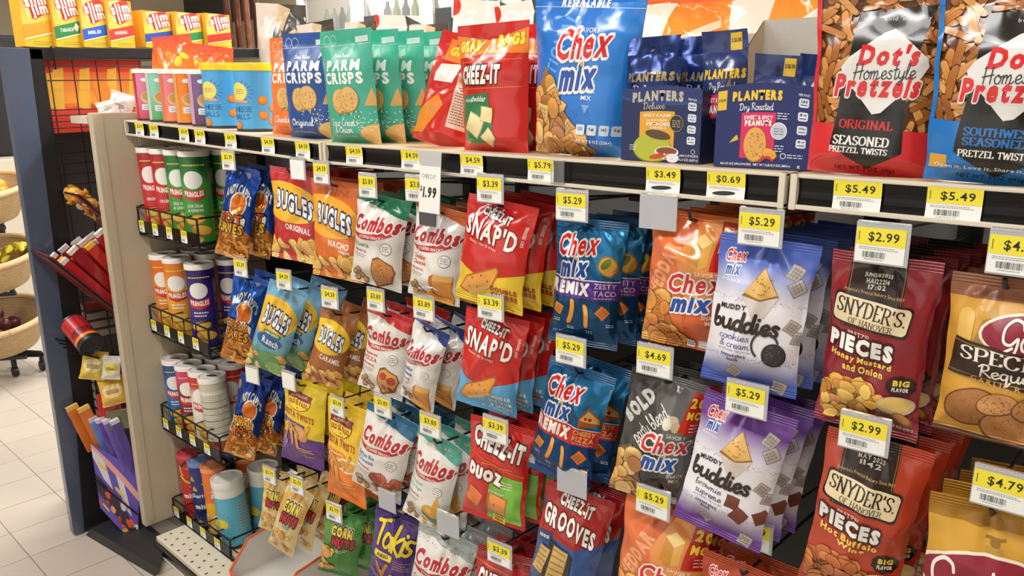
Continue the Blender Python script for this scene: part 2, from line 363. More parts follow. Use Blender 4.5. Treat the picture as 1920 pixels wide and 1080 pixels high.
        for col, ex in ([(ol, olw)] if ol else []) + [(c, 0)]:
            s.n += 1; jj = 0
            for pts, kind, ch in strokes:
                for q in strokepoly(pts, wt+ex, None if (ex or font != 'ser') else chisel):
                    A = fit(q); jj += 1; s._tri([[A[0], A[i], A[i+1]] for i in range(1, len(A)-1)], lin(col), jj % 26)
                if font == 'ser' and ch in SERIFS and kind == 'l' and not ex:
                    for e in (pts[0], pts[-1]):
                        if (e[1] < .01 or e[1] > .99):
                            q = [(e[0]-.13, e[1]-.03), (e[0]+.13, e[1]-.03), (e[0]+.13, e[1]+.03), (e[0]-.13, e[1]+.03)]
                            A = fit(q); jj += 1; s._tri([[A[0], A[1], A[2]], [A[0], A[2], A[3]]], lin(col), jj % 26)
        return s
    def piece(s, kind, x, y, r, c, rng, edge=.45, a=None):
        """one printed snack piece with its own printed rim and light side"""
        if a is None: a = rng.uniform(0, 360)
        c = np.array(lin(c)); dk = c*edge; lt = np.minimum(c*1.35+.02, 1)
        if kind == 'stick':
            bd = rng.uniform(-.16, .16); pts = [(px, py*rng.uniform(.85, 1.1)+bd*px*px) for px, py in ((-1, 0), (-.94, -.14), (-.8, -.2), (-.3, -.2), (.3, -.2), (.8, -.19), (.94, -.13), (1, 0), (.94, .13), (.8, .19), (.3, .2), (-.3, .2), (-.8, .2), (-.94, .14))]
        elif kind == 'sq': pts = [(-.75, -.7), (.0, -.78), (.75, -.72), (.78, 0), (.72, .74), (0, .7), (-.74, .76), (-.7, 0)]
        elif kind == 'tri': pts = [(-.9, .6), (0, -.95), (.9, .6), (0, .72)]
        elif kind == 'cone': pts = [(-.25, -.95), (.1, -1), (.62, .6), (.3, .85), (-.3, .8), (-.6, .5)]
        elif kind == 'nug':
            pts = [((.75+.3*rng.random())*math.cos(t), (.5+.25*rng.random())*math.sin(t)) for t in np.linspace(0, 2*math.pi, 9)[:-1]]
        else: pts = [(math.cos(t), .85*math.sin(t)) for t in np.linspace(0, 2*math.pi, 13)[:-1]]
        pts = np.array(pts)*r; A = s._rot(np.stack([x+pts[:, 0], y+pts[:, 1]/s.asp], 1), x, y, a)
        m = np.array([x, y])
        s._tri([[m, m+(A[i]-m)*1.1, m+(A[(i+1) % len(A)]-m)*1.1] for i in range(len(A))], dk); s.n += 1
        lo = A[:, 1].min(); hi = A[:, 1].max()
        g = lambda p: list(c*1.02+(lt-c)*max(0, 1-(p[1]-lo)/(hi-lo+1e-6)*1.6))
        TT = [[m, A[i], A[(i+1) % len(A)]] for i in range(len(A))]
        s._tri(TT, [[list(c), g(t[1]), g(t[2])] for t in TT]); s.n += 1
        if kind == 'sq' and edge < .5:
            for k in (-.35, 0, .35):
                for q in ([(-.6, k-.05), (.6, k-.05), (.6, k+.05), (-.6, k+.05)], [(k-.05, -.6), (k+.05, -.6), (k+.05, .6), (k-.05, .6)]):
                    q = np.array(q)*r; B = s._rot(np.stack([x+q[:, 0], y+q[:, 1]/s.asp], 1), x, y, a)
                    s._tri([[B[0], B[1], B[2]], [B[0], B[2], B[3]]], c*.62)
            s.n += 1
    def M(s, kinds, box, n, r, cols, seed=1, edge=.45, back=None, poly=None):
        """a printed heap of snack pieces inside a box (or polygon test), far ones first"""
        rng = random.Random(seed); x0, y0, x1, y1 = box; s.n += 1; base = s.n
        if back: s.P(poly if poly else [(x0, y0), (x1, y0), (x1, y1), (x0, y1)], back)
        kinds = [kinds] if isinstance(kinds, str) else kinds
        def inside(px, py):
            if not poly: return True
            k = False; j = len(poly)-1
            for i in range(len(poly)):
                (xi, yi), (xj, yj) = poly[i], poly[j]
                if (yi > py) != (yj > py) and px < (xj-xi)*(py-yi)/(yj-yi)+xi: k = not k
                j = i
            return k
        pts = []; tries = 0
        while len(pts) < n and tries < n*40:
            tries += 1; p = (rng.uniform(x0, x1), rng.uniform(y0, y1))
            if inside(*p): pts.append(p)
        pts.sort(key=lambda p: p[1])
        s.nh += 1
        for i, p in enumerate(pts):
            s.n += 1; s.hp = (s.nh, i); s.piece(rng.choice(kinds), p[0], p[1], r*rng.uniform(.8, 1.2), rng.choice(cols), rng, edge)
        s.hp = None; return s
    def lines(s, x, y, w, n, dy, c, th=.5, seed=0):
        rng = random.Random(seed); s.n += 1
        for i in range(n):
            xx = x; 
            while xx < x+w*rng.uniform(.8, 1):
                l = rng.uniform(2, 6); s.R(xx, y+i*dy, min(l, x+w-xx), th, c, keep=True); xx += l+1.2
        return s
    def code(s, x, y, w, h, c='#222', seed=0):
        rng = random.Random(seed); s.n += 1; xx = x
        while xx < x+w:
            l = rng.choice((.5, .8, 1.2))*w/40; s.R(xx, y, l, h, c, keep=True); xx += l+rng.choice((.6, 1, 1.4))*w/40
        return s
def split_long(T, C, sx, sy, L):
    """bisect triangles until no edge is longer than L metres"""
    out_t, out_c = [], []
    for _ in range(14):
        if not len(T): break
        S = T*np.array([sx, sy]); e = np.stack([S[:, 1]-S[:, 0], S[:, 2]-S[:, 1], S[:, 0]-S[:, 2]], 1); l = np.hypot(e[..., 0], e[..., 1])
        k = l.argmax(1); ok = l.max(1) <= L
        out_t.append(T[ok]); out_c.append(C[ok]); T = T[~ok]; C = C[~ok]; k = k[~ok]
        if not len(T): break
        i = np.arange(len(T)); a, b, c = k, (k+1) % 3, (k+2) % 3
        m = (T[i, a]+T[i, b])/2; mc = (C[i, a]+C[i, b])/2
        T1 = np.stack([T[i, a], m, T[i, c]], 1); T2 = np.stack([m, T[i, b], T[i, c]], 1)
        C1 = np.stack([C[i, a], mc, C[i, c]], 1); C2 = np.stack([mc, C[i, b], C[i, c]], 1)
        T = np.concatenate([T1, T2]); C = np.concatenate([C1, C2])
    if len(T): out_t.append(T); out_c.append(C)
    return (np.concatenate(out_t), np.concatenate(out_c)) if out_t else (np.zeros((0, 3, 2)), np.zeros((0, 3, 3)))
def clip_half(T, C, ax, val, keep_less):
    """cut a triangle soup at one line"""
    d = (T[..., ax]-val)*(1 if keep_less else -1); ins = d <= 1e-9
    full = ins.all(1); ot, oc = [T[full]], [C[full]]
    part = ins.any(1) & ~full; nt, nc = [], []
    for t, c, dd in zip(T[part], C[part], d[part]):
        P, K = [], []
        for i in range(3):
            j = (i+1) % 3
            if dd[i] <= 1e-9: P.append(t[i]); K.append(c[i])
            if (dd[i] <= 1e-9) != (dd[j] <= 1e-9):
                w = dd[i]/(dd[i]-dd[j]); P.append(t[i]+(t[j]-t[i])*w); K.append(c[i]+(c[j]-c[i])*w)
        for i in range(1, len(P)-1): nt.append([P[0], P[i], P[i+1]]); nc.append([K[0], K[i], K[i+1]])
    if nt: ot.append(np.array(nt)); oc.append(np.array(nc))
    return np.concatenate(ot), np.concatenate(oc)
def art_soup(art, sx, sy, L, y0=0., y1=100.):
    """all layers clipped to the panel; returns triangles (N,3,2), colours, layer per triangle"""
    TT, CC, LL, MM = [], [], [], []; BB = np.zeros((len(art.L), 4)); lev = np.zeros(len(art.L), int); ids = np.zeros(len(art.L), int); key = {}
    heaps = {}
    for i, (T, C, n, hp, mi) in enumerate(art.L):      # print layer = one above everything printed earlier underneath it
        P = T.reshape(-1, 2); BB[i] = (*P.min(0), *P.max(0)); ids[i] = key.setdefault((n, tuple(np.round(C[0, 0], 4))), len(key))
        if i:
            o = (BB[:i, 0] < BB[i, 2]) & (BB[:i, 2] > BB[i, 0]) & (BB[:i, 1] < BB[i, 3]) & (BB[:i, 3] > BB[i, 1])
            d = o & (ids[:i] != ids[i])
            lev[i] = lev[:i][d].max()+1 if d.any() else 0
            e = ids[:i] == ids[i]
            if e.any(): lev[i] = max(lev[i], lev[:i][e].max())
        if hp:       # heap pieces take the lowest free slot among the pieces they touch
            h = heaps.setdefault(hp[0], dict(base=None, boxes=[], slots=[], cur=-1, sub=0))
            if h['base'] is None:
                m_ = [k for k, q in enumerate(art.L) if q[3] and q[3][0] == hp[0]]; AP = np.concatenate([art.L[k][0].reshape(-1, 2) for k in m_]); b0, b1 = AP.min(0), AP.max(0)
                o = (BB[:i, 0] < b1[0]) & (BB[:i, 2] > b0[0]) & (BB[:i, 1] < b1[1]) & (BB[:i, 3] > b0[1]); h['base'] = lev[:i][o].max()+1 if o.any() else 0
            if h['cur'] != hp[1]:
                h['cur'] = hp[1]; h['sub'] = 0; w_ = (BB[i, 2:]-BB[i, :2])*.12; bx = (BB[i, 0]+w_[0], BB[i, 1]+w_[1], BB[i, 2]-w_[0], BB[i, 3]-w_[1])
                used = {s_ for q, s_ in zip(h['boxes'], h['slots']) if q[0] < bx[2] and q[2] > bx[0] and q[1] < bx[3] and q[3] > bx[1]}
                k = 0
                while k in used: k += 1
                h['boxes'].append(bx); h['slots'].append(k)
            lev[i] = h['base']+3*h['slots'][-1]+min(h['sub'], 2); h['sub'] += 1
        C = np.concatenate([C, np.broadcast_to(mi[:, None, None], (len(T), 3, 1))], 2)
        for ax, v, kl in ((0, 0., False), (0, 100., True), (1, y0, False), (1, y1, True)):
            if len(T): T, C = clip_half(T, C, ax, v, kl)
        if len(T):
            T, C = split_long(T, C, sx/100, sy/100, L); TT.append(T); CC.append(C[..., :3]); LL.append(np.full(len(T), lev[i])); MM.append(C[:, 0, 3]*5e-6+((i*5) % 11)*5e-6)
    if not TT: return np.zeros((0, 3, 2)), np.zeros((0, 3, 3)), np.zeros(0), np.zeros(0)
    return np.concatenate(TT), np.concatenate(CC), np.concatenate(LL), np.concatenate(MM)
def art_mesh(name, art, fmap, sx, sy, material, base=.0005, step=.00022, L=.006, y0=0., y1=100., grid=None, extra=None, maxoff=.0052):
    """one mesh: a base sheet in the ground colour, the print laid on it; fmap(u,v,off)->Nx3 with u,v in 0..1"""
    V, Fc, Cc = [], [], []; n = 0
    if grid:
        nu, nv = grid; u, v = np.meshgrid(np.linspace(0, 1, nu), np.linspace(y0/100, y1/100, nv)); u = u.ravel(); v = v.ravel()
        V.append(fmap(u, v, np.zeros(len(u)))); Cc.append(np.broadcast_to(np.array(lin(art.bg)), (len(u), 3)))
        i = np.arange(nu-1)[None, :]+nu*np.arange(nv-1)[:, None]; q = np.stack([i, i+nu, i+nu+1, i+1], -1).reshape(-1, 4)
        Fc += [tuple(k) for k in q]; n = len(u)
    T, C, LN, MI = art_soup(art, sx, sy, L, y0, y1)
    if len(T):
        lv = LN
        st = min(step, (maxoff-base)/max(1, lv.max()+1))
        off = np.repeat((base+lv*st+MI*(st/step if st < step else 1)*(step/.00022))[:, None], 3, 1).ravel(); P = T.reshape(-1, 2)/100; K = C.reshape(-1, 3)
        key = np.round(np.concatenate([P*2e4, off[:, None]*1e7, K*500], 1)).astype(np.int64)
        _, ix, inv = np.unique(key, axis=0, return_index=True, return_inverse=True); inv = inv.reshape(-1, 3)
        P, off, K = P[ix], off[ix], K[ix]
        good = (inv[:, 0] != inv[:, 1]) & (inv[:, 1] != inv[:, 2]) & (inv[:, 0] != inv[:, 2]); inv = inv[good]
        # consistent winding so that the print faces outwards
        a = P[inv[:, 1]]-P[inv[:, 0]]; b = P[inv[:, 2]]-P[inv[:, 0]]; flip = (a[:, 0]*b[:, 1]-a[:, 1]*b[:, 0]) > 0
        inv[flip] = inv[flip][:, ::-1]
        V.append(fmap(P[:, 0], P[:, 1], off)); Cc.append(K); Fc += [tuple(k) for k in (inv+n)]; n += len(P)
    nfront = n
    if extra:
        for EV, EF, EC in extra:
            V.append(np.array(EV, float)); Cc.append(np.broadcast_to(np.array(lin(EC)), (len(EV), 3))); Fc += [tuple(i+n for i in f) for f in EF]; n += len(EV)
    me = bpy.data.meshes.new(name); VV = np.concatenate(V); me.from_pydata(VV.tolist(), [], Fc); me.update()
    a = me.color_attributes.new('print', 'FLOAT_COLOR', 'POINT'); arr = np.ones((n, 4), np.float32); arr[:, :3] = np.concatenate(Cc); a.data.foreach_set('color', arr.ravel())
    me.materials.append(material); me.polygons.foreach_set('use_smooth', [True]*len(me.polygons))
    return me
# ------------------------------------------------------------------ packaging shapes
def smst(x): x = np.clip(x, 0, 1); return x*x*(3-2*x)
def bag_map(W, H, T, seed, sealt=.055, sealb=.05, Tb=.007, rumple=1., flare=.07, fillb=.2, back=False):
    """surface of a filled film bag; u,v in 0..1 (v down); origin top centre, front towards -y"""
    rg = np.random.default_rng(seed); ph = rg.uniform(0, 6.28, 12); cre = []
    for k in range(5):
        an = rg.uniform(0, math.pi); cre.append((math.cos(an), math.sin(an), rg.uniform(-.5, .9), rg.uniform(-1, 1)*.0022*rumple, rg.uniform(.13, .24)))
    sway = rg.uniform(-.004, .004)
    def f(u, v, off):
        U = u*2-1; fill = smst((v-sealt)/.30)**.7*smst((1-v-sealb)/fillb)**.7
        edge = 1-np.abs(U)**3.0
        d = (T if not back else -Tb)*fill*edge
        asp = H/W
        body = smst((v-sealt*.6)/.08)*smst((1-v-sealb*.6)/.06)
        an = np.arctan2(U, v*asp*2+.12); rr = np.sqrt(U*U+(v*asp*2)**2)
        w = .0022*np.sin(9*an+ph[0]+1.5*np.sin(3*an+ph[1]))*np.exp(-rr/.75)*smst(rr/.25)
        w += .0016*np.sin(11*U+ph[2]+2*np.sin(2*U+ph[3]))*np.exp(-(1-v)/.13)
        w += .0015*np.sin(13*U+ph[4])*np.exp(-v/.12)
        w += .0014*np.sin(24*v+ph[5]+2*np.sin(7*v+ph[6]))*np.abs(U)**4
        for cx, cy, c, a, wd in cre:
            q = (cx*U+cy*(v*2-1)*asp*.8+(.6 if False else 0)-c+.3)/wd; w += a*np.exp(-q*q)*(1-.5*U*U)
        w *= rumple*body
        if back: w = w*.35
        y = -d - w*np.minimum(1, edge*4+.15)
        x = U*W/2*(1-flare*fill+.012*np.sin(18*v+ph[7])*fill)
        y = y + sway*np.sin(3.14*v)*2 + .0008*np.sin(7*U+ph[8])*(1-body)
        # crimp flap droops a little forward at the corners
        y = y - .004*(U**2)*np.clip(1-v/.12, 0, 1)*np.sin(ph[9])
        z = -v*H
        return np.stack([x, y-off, z], 1)
    return f
def make_bag(name, art, W, H, T=.02, seed=1, material=None, sealt=.06, sealb=.05, rumple=1., grid=(38, 56), backcol=None, flare=.07, fillb=.2, L=.0036, crimp=True):
    """a pillow bag of three parts: filled body, top seal, bottom seal; returns the body object"""
    material = material or GLOSS
    fr = bag_map(W, H, T, seed, sealt, sealb, rumple=rumple, flare=flare, fillb=fillb); bk = bag_map(W, H, T, seed, sealt, sealb, rumple=rumple, flare=flare, fillb=fillb, back=True)
    objs = []
    for part, a, b, m, nv in ((name, sealt*100, 100-sealb*100, material, grid[1]), ('top_seal', 0, sealt*100, GCRIMP if crimp else material, 5), ('bottom_seal', 100-sealb*100, 100, GCRIMP if crimp else material, 5)):
        u, v = np.meshgrid(np.linspace(0, 1, 14), np.linspace(a/100, b/100, max(3, nv//2))); nu = 14; nr = u.shape[0]
        BV = bk(u.ravel(), v.ravel(), np.zeros(u.size)-.0004); i = np.arange(nu-1)[None, :]+nu*np.arange(nr-1)[:, None]
        q = np.stack([i, i+1, i+nu+1, i+nu], -1).reshape(-1, 4)
        me = art_mesh(part, art, fr, W*1.0, H, m, y0=a, y1=b, grid=(grid[0], nv), extra=[(BV, [tuple(k) for k in q], backcol or art.bg)], L=L)
        objs.append(bpy.data.objects.new(part, me))
    root = link(objs[0]); link(objs[1], root); link(objs[2], root)
    return root
def Rm(yaw, pitch, roll):
    cy, sy, cp, sp, cr, sr = math.cos(yaw), math.sin(yaw), math.cos(pitch), math.sin(pitch), math.cos(roll), math.sin(roll)
    return Matrix(((cy, -sy, 0), (sy, cy, 0), (0, 0, 1))) @ Matrix(((1, 0, 0), (0, cp, -sp), (0, sp, cp))) @ Matrix(((cr, 0, sr), (0, 1, 0), (-sr, 0, cr)))
def pose(o, loc, yaw=0, pitch=0, roll=0):
    o.matrix_world = Matrix.Translation(Vector(loc)) @ Rm(math.radians(yaw), math.radians(pitch), math.radians(roll)).to_4x4(); return o
def can_map(R, H, span=180.):
    """u runs over the half of the can that faces -y; origin at the bottom centre"""
    def f(u, v, off):
        a = np.radians(-90-span/2+u*span); r = R+off
        return np.stack([r*np.cos(a), r*np.sin(a), (1-v)*H], 1)
    return f
def make_can(name, art, R, H, lid='#f2efe8', rim=.0012, seed=1, lid_r=None, lidh=.012, disc=None, m=None, lidm=None):
    fm = can_map(R, H, 200); n = 22
    a0 = math.radians(-90+100); EV = []; 
    for k in range(n+1):
        a = a0+math.radians(160)*k/n; EV += [(R*math.cos(a), R*math.sin(a), 0), (R*math.cos(a), R*math.sin(a), H)]
    EF = [(2*k, 2*k+2, 2*k+3, 2*k+1) for k in range(n)]
    bv = [(R*math.cos(2*math.pi*k/40), R*math.sin(2*math.pi*k/40), 0) for k in range(40)]
    me = art_mesh(name, art, fm, R*math.radians(200), H, m or CANP, grid=(60, 4), extra=[(EV, EF, art.bg), (bv, [tuple(range(40))[::-1]], '#b8b8b8')], L=.006)
    root = link(bpy.data.objects.new(name, me))
    lr = lid_r or R+.0018
    MB().lathe([(lr-.002, H-.004), (lr, H-.003), (lr, H+lidh-.0025), (lr-.001, H+lidh), (lr-.0045, H+lidh), (lr-.006, H+lidh-.003), (0, H+lidh-.003)], 36, lid).build('lid', lidm or CANP, root, smooth=True)
    if disc:
        A = disc; A_f = lambda u, v, off: np.stack([(u*2-1)*(lr-.007), (1-v*2)*(lr-.007), np.full(len(u), H+lidh-.0028)+off], 1)
        link(bpy.data.objects.new('lid_seal', art_mesh('lid_seal', A, A_f, lr*2, lr*2, CANP, L=.02)), root)
    MB().lathe([(R+.0012, 0), (R+.0012, .005), (R, .006)], 36, '#c9c9c6').build('base_rim', STEEL, root, smooth=True)
    return root
def face_map(o, ex, ez, nrm):
    o, ex, ez, nrm = [np.array(k, float) for k in (o, ex, ez, nrm)]
    return lambda u, v, off: o[None]+u[:, None]*ex[None]+v[:, None]*ez[None]+off[:, None]*nrm[None]
def art_panel(name, art, o, ex, ez, parent=None, m=None, L=.03, thick=0):
    """a flat printed panel: o = top left corner, ex = along the top, ez = downwards"""
    ex, ez = np.array(ex, float), np.array(ez, float); nrm = np.cross(ez, ex); nrm /= np.linalg.norm(nrm)
    extra = None
    if thick:
        o = np.array(o, float); b = o-nrm*thick; c = [o, o+ex, o+ex+ez, o+ez, b, b+ex, b+ex+ez, b+ez]
        extra = [(c, [(4, 5, 6, 7), (0, 1, 5, 4), (1, 2, 6, 5), (2, 3, 7, 6), (3, 0, 4, 7)], art.bg)]
    me = art_mesh(name, art, face_map(o, ex, ez, nrm), np.linalg.norm(ex), np.linalg.norm(ez), m or CARD, base=.00006, step=.00022, grid=(2, 2), extra=extra, L=L)
    me.polygons.foreach_set('use_smooth', [False]*len(me.polygons))
    return link(bpy.data.objects.new(name, me), parent)
# ------------------------------------------------------------------ printed designs of the hanging bags
FRY = ['#c9822e', '#d99338', '#b87024', '#e0a04a']; CRK = ['#e39a3c', '#d9862c', '#eaa94c']
def chexmix(A, x, y, w, h, c1='#d8232a', c2='#1d4fa8'):
    A.T('Chex', x, y-h*.26, w, h*.5, c1, b=.03, sh=.22, ol='#f4f2ee', olw=.12, sk=-.1)
    A.T('mix', x-w*.06, y+h*.27, w*.74, h*.46, c2, b=.07, sh=.22, ol='#f4f2ee', olw=.13, sk=-.1)
    A.P([(x-w*.03, y+h*.05), (x+w*.03, y+h*.02), (x+w*.04, y+h*.09), (x-w*.02, y+h*.1)], '#e2a53c')
def capp(A, l1, l2, c1, c2):
    A.E(58, 40, 24, 14, '#f0ece0').E(58, 40, 21, 12, '#e07a2c')
    A.T("ANDY CAPP'S", 54, 23, 74, 11, '#f4f4f0', b=.04, ol='#12265e', arch=.9, sk=.12)
    A.P([(0, 64), (30, 60), (78, 64), (100, 72), (100, 100), (0, 100)], '#b8742a')
    A.M('stick', (0, 70, 100, 100), 26, 17, FRY, seed=3)
    A.P([(6, 50), (66, 48), (84, 54), (82, 66), (70, 74), (4, 70)], '#f2ede0')
    A.T(l1, 44, 55, 66, 11, c1, b=.06, ol='#1a1612', olw=.12, sk=.05); A.T(l2, 46, 66, 70, 11, c2, b=.06, ol='#1a1612', olw=.12, sk=.05)
    return A
def bugles(A, flav, fw, oval, cone, sub=None):
    A.E(38, 36, 62, 21, oval, a=8)
    A.T('BUGLES', 50, 36, 70, 20, '#f6f6f4', b=.06, sh=.1, ol='#1c2a55', olw=.13, sk=.22, arch=.1)
    for k, xx in enumerate((20, 33, 46, 58, 69, 80)):
        A.S([(xx-1.5, 28+k*2.2), (xx-2.5, 34+k*2.2), (xx-3.5, 40+k*2.2)], [.6, 2.2, .6], '#2a3a70')
    A.T(flav, 60, 63, fw, 6.5, '#f8f2ea', b=.03, sk=.1)
    if sub: A.T(sub, 72, 69, fw*.5, 4, '#f8f2ea', b=.02, sk=.1)
    A.M('cone', (5, 78, 100, 101), 15, 15, [cone, '#e8b760', '#dda048'], seed=5, edge=.62)
    return A
def combos(A, hdr, lines, lc, pic, hs=13, red='#b8232e'):
    A.P([(0, 0), (100, 0), (100, hs+7), (60, hs+1), (25, hs-3), (0, hs-4)], hdr)
    A.S([(3, 43), (25, 45), (55, 42), (85, 35), (99, 27)], [3, 9, 10, 7, 2], red)
    A.T('Combos', 50, 29, 90, 17, red, b=.07, sh=.25, sk=-.06, ol='#f4f0ec', olw=.11)
    A.S([(52, 22), (51, 27)], 3, red)
    A.T('STUFFED SNACKS', 46, 43.5, 50, 3.2, '#f6e9e2', b=.03, sk=-.1)
    for i, t in enumerate(lines): A.T(t, 24, 54+i*6, 36, 4.8, lc, b=.02, sk=-.05)
    A.T('BAKED PRETZEL', 22, 54+len(lines)*6+1, 32, 2.4, red, b=.02); A.lines(8, 58+len(lines)*6+1, 30, 2, 2.2, '#8c8480', .7, 2)
    A.O(76, 53, 10, '#8c8c8c').O(76, 53, 9, '#efece6'); A.lines(70, 50, 12, 3, 2.4, '#77736c', .8, 3)
    for (x, y) in ((10, 88), (19, 84), (25, 91), (16, 94), (32, 95)): A.O(x, y, 6, '#7a4f22').O(x-.6, y-.6, 4.6, '#b5894a')
    if pic == 'slice' or pic == 'pep':
        A.P([(52, 66), (62, 63), (88, 70), (94, 78), (84, 92), (54, 101), (46, 92)], '#8a4a1c'); A.P([(54, 68), (64, 65), (87, 71), (91, 78), (82, 90), (56, 98), (49, 91)], '#c98443' if pic == 'slice' else '#d9a35c')
        rg = random.Random(4)
        for k in range(22): A.O(52+rg.random()*34, 70+rg.random()*22, 1.2, '#8a4f24' if k % 2 else '#e2b06c')
        if pic == 'pep':
            for x, y, r in ((62, 74, 7), (79, 78, 8), (60, 90, 6), (74, 90, 5)): A.O(x, y, r, '#8c1f18').O(x, y, r-.8, '#c23a26')
    elif pic == 'block':
        A.P([(50, 72), (60, 68), (92, 68), (92, 98), (80, 103), (48, 96)], '#b86f1e'); A.P([(60, 68), (92, 68), (90, 74), (58, 75)], '#e6b465'); A.P([(58, 75), (90, 74), (90, 97), (56, 96)], '#d98e2e')
        A.P([(34, 96), (48, 90), (60, 94), (82, 92), (92, 99), (80, 103), (36, 103)], '#e6a03a')
    elif pic == 'wing':
        A.M('nug', (50, 68, 92, 94), 12, 13, ['#a8452a', '#b95a34', '#8e341f'], seed=8); A.E(66, 103, 24, 9, '#d9d6cf').E(66, 102, 20, 6, '#f0eee8')
    elif pic == 'bowl':
        A.P([(50, 76), (56, 72), (90, 76), (88, 86), (78, 93), (60, 92), (50, 84)], '#2c6b5c'); A.E(71, 77, 21, 6.5, '#d6a02c', a=6).E(66, 76, 7, 2.5, '#e8be55')
        A.P([(78, 56), (88, 70), (70, 72)], '#dca83a'); A.P([(46, 90), (58, 96), (52, 104)], '#dca83a'); A.P([(72, 90), (84, 92), (80, 103), (70, 100)], '#d69a34')
    return A
def snapd(A, lowc, f1, f2, fc):
    A.P([(0, 62), (45, 73), (100, 62), (100, 100), (0, 100)], lowc)
    A.T('CHEEZ-IT', 50, 14, 44, 8.5, '#f6f3ee', b=.07, sh=.12, ol='#2a0c0a', olw=.13, sk=.18)
    A.T("SNAP'D", 46, 30, 80, 19, '#f7f4ef', b=.03, sh=.08, ol='#8e1210', olw=.07, sk=.16)
    A.T('cheesy, thin & crispy', 38, 42, 46, 3.4, '#f3d9c8', b=.0, sk=.14)
    A.P([(6, 88), (18, 74), (42, 66), (66, 58), (70, 62), (62, 78), (44, 86), (20, 92)], '#b8641c'); A.P([(9, 87), (20, 75), (43, 67.5), (65, 60), (67, 63), (60, 77), (43, 84), (20, 90)], '#e9a244')
    A.P([(20, 90), (34, 84), (60, 76), (58, 79), (44, 86), (22, 92)], '#f0bd6a')
    for x, y in ((30, 74), (44, 70), (54, 74), (38, 82), (24, 84)): A.O(x, y, 1.4, '#a85a1c')
    A.T('100%', 92, 24, 4, 12, '#f2d8cc', b=.02); A.T('REAL', 92, 34, 4, 6, '#f2d8cc', b=.02)
    y = 80
    for t in f1: A.T(t, 76, y, 36, 4.6, fc, b=.05, sk=.06); y += 6
    A.T(f2, 66, 96, 44, 2.6, fc, b=.01, sk=.1)
    return A
def remix(A, band, f1, f2, f2c, pic):
    A.P([(0, 0), (100, 0), (100, 45), (0, 45)], '#14598c'); A.P([(40, 10), (100, 5), (100, 45), (70, 40)], '#2a7ab0')
    A.R(-1, 46, 102, 14.5, band); A.R(-1, 45.4, 102, .8, '#f0eee9')
    chexmix(A, 36, 28, 58, 33)
    A.T('REMIX', 29, 53, 60, 10.5, '#f7f6f2', b=.09, sh=.1); A.T(f1, 80, 49.5, 30, 4.2, f2c, b=.02); A.T(f2, 80, 55, 30, 4.2, f2c, b=.02); A.lines(66, 58.4, 28, 1, 2, '#d9c2d6', .6)
    if pic == 'taco':
        A.E(82, 34, 13, 9, '#a9772c', a=-50).E(82, 34, 11.4, 7.6, '#dcae52', a=-50); A.E(79, 32, 9, 3, '#6b7a2c', a=-50)
    else:
        A.P([(68, 38), (78, 28), (96, 34), (100, 40), (70, 45)], '#a35a22'); A.P([(70, 38), (79, 30), (95, 35), (97, 39)], '#e2b565'); A.O(84, 36, 2.5, '#b03322').O(78, 36, 2.2, '#b03322')
    rg = random.Random(2)
    A.piece('sq', 12, 71, 9, '#e0913a', rg, a=20); A.piece('stick', 34, 72, 17, '#e89d3f', rg, a=98, edge=.6); A.piece('stick', 57, 74, 16, '#eba546', rg, a=82, edge=.6); A.piece('sq', 80, 70, 10, '#dd7f35', rg, a=40)
    for x, y in ((6, 79), (28, 84), (56, 86), (86, 79)): A.lines(x, y, 10, 2, 1.6, '#cfe0ea', .7, 4)
    A.T('NET WT 4.25 OZ', 22, 90, 30, 2, '#7fa6c4', b=.01)
    return A
def morebox(A, x, y, w, h, a=4):
    A.R(x, y, w, h, '#c8281f', a=a); A.T('20%', x+w*.5, y+h*.22, w*.8, h*.26, '#f2c53a', b=.07, ol='#8e1812', olw=.12); A.T('MORE', x+w*.52, y+h*.52, w*.86, h*.2, '#f2c53a', b=.06, ol='#8e1812', olw=.12); A.lines(x+w*.25, y+h*.72, w*.55, 3, h*.08, '#f0cfc4', .8)
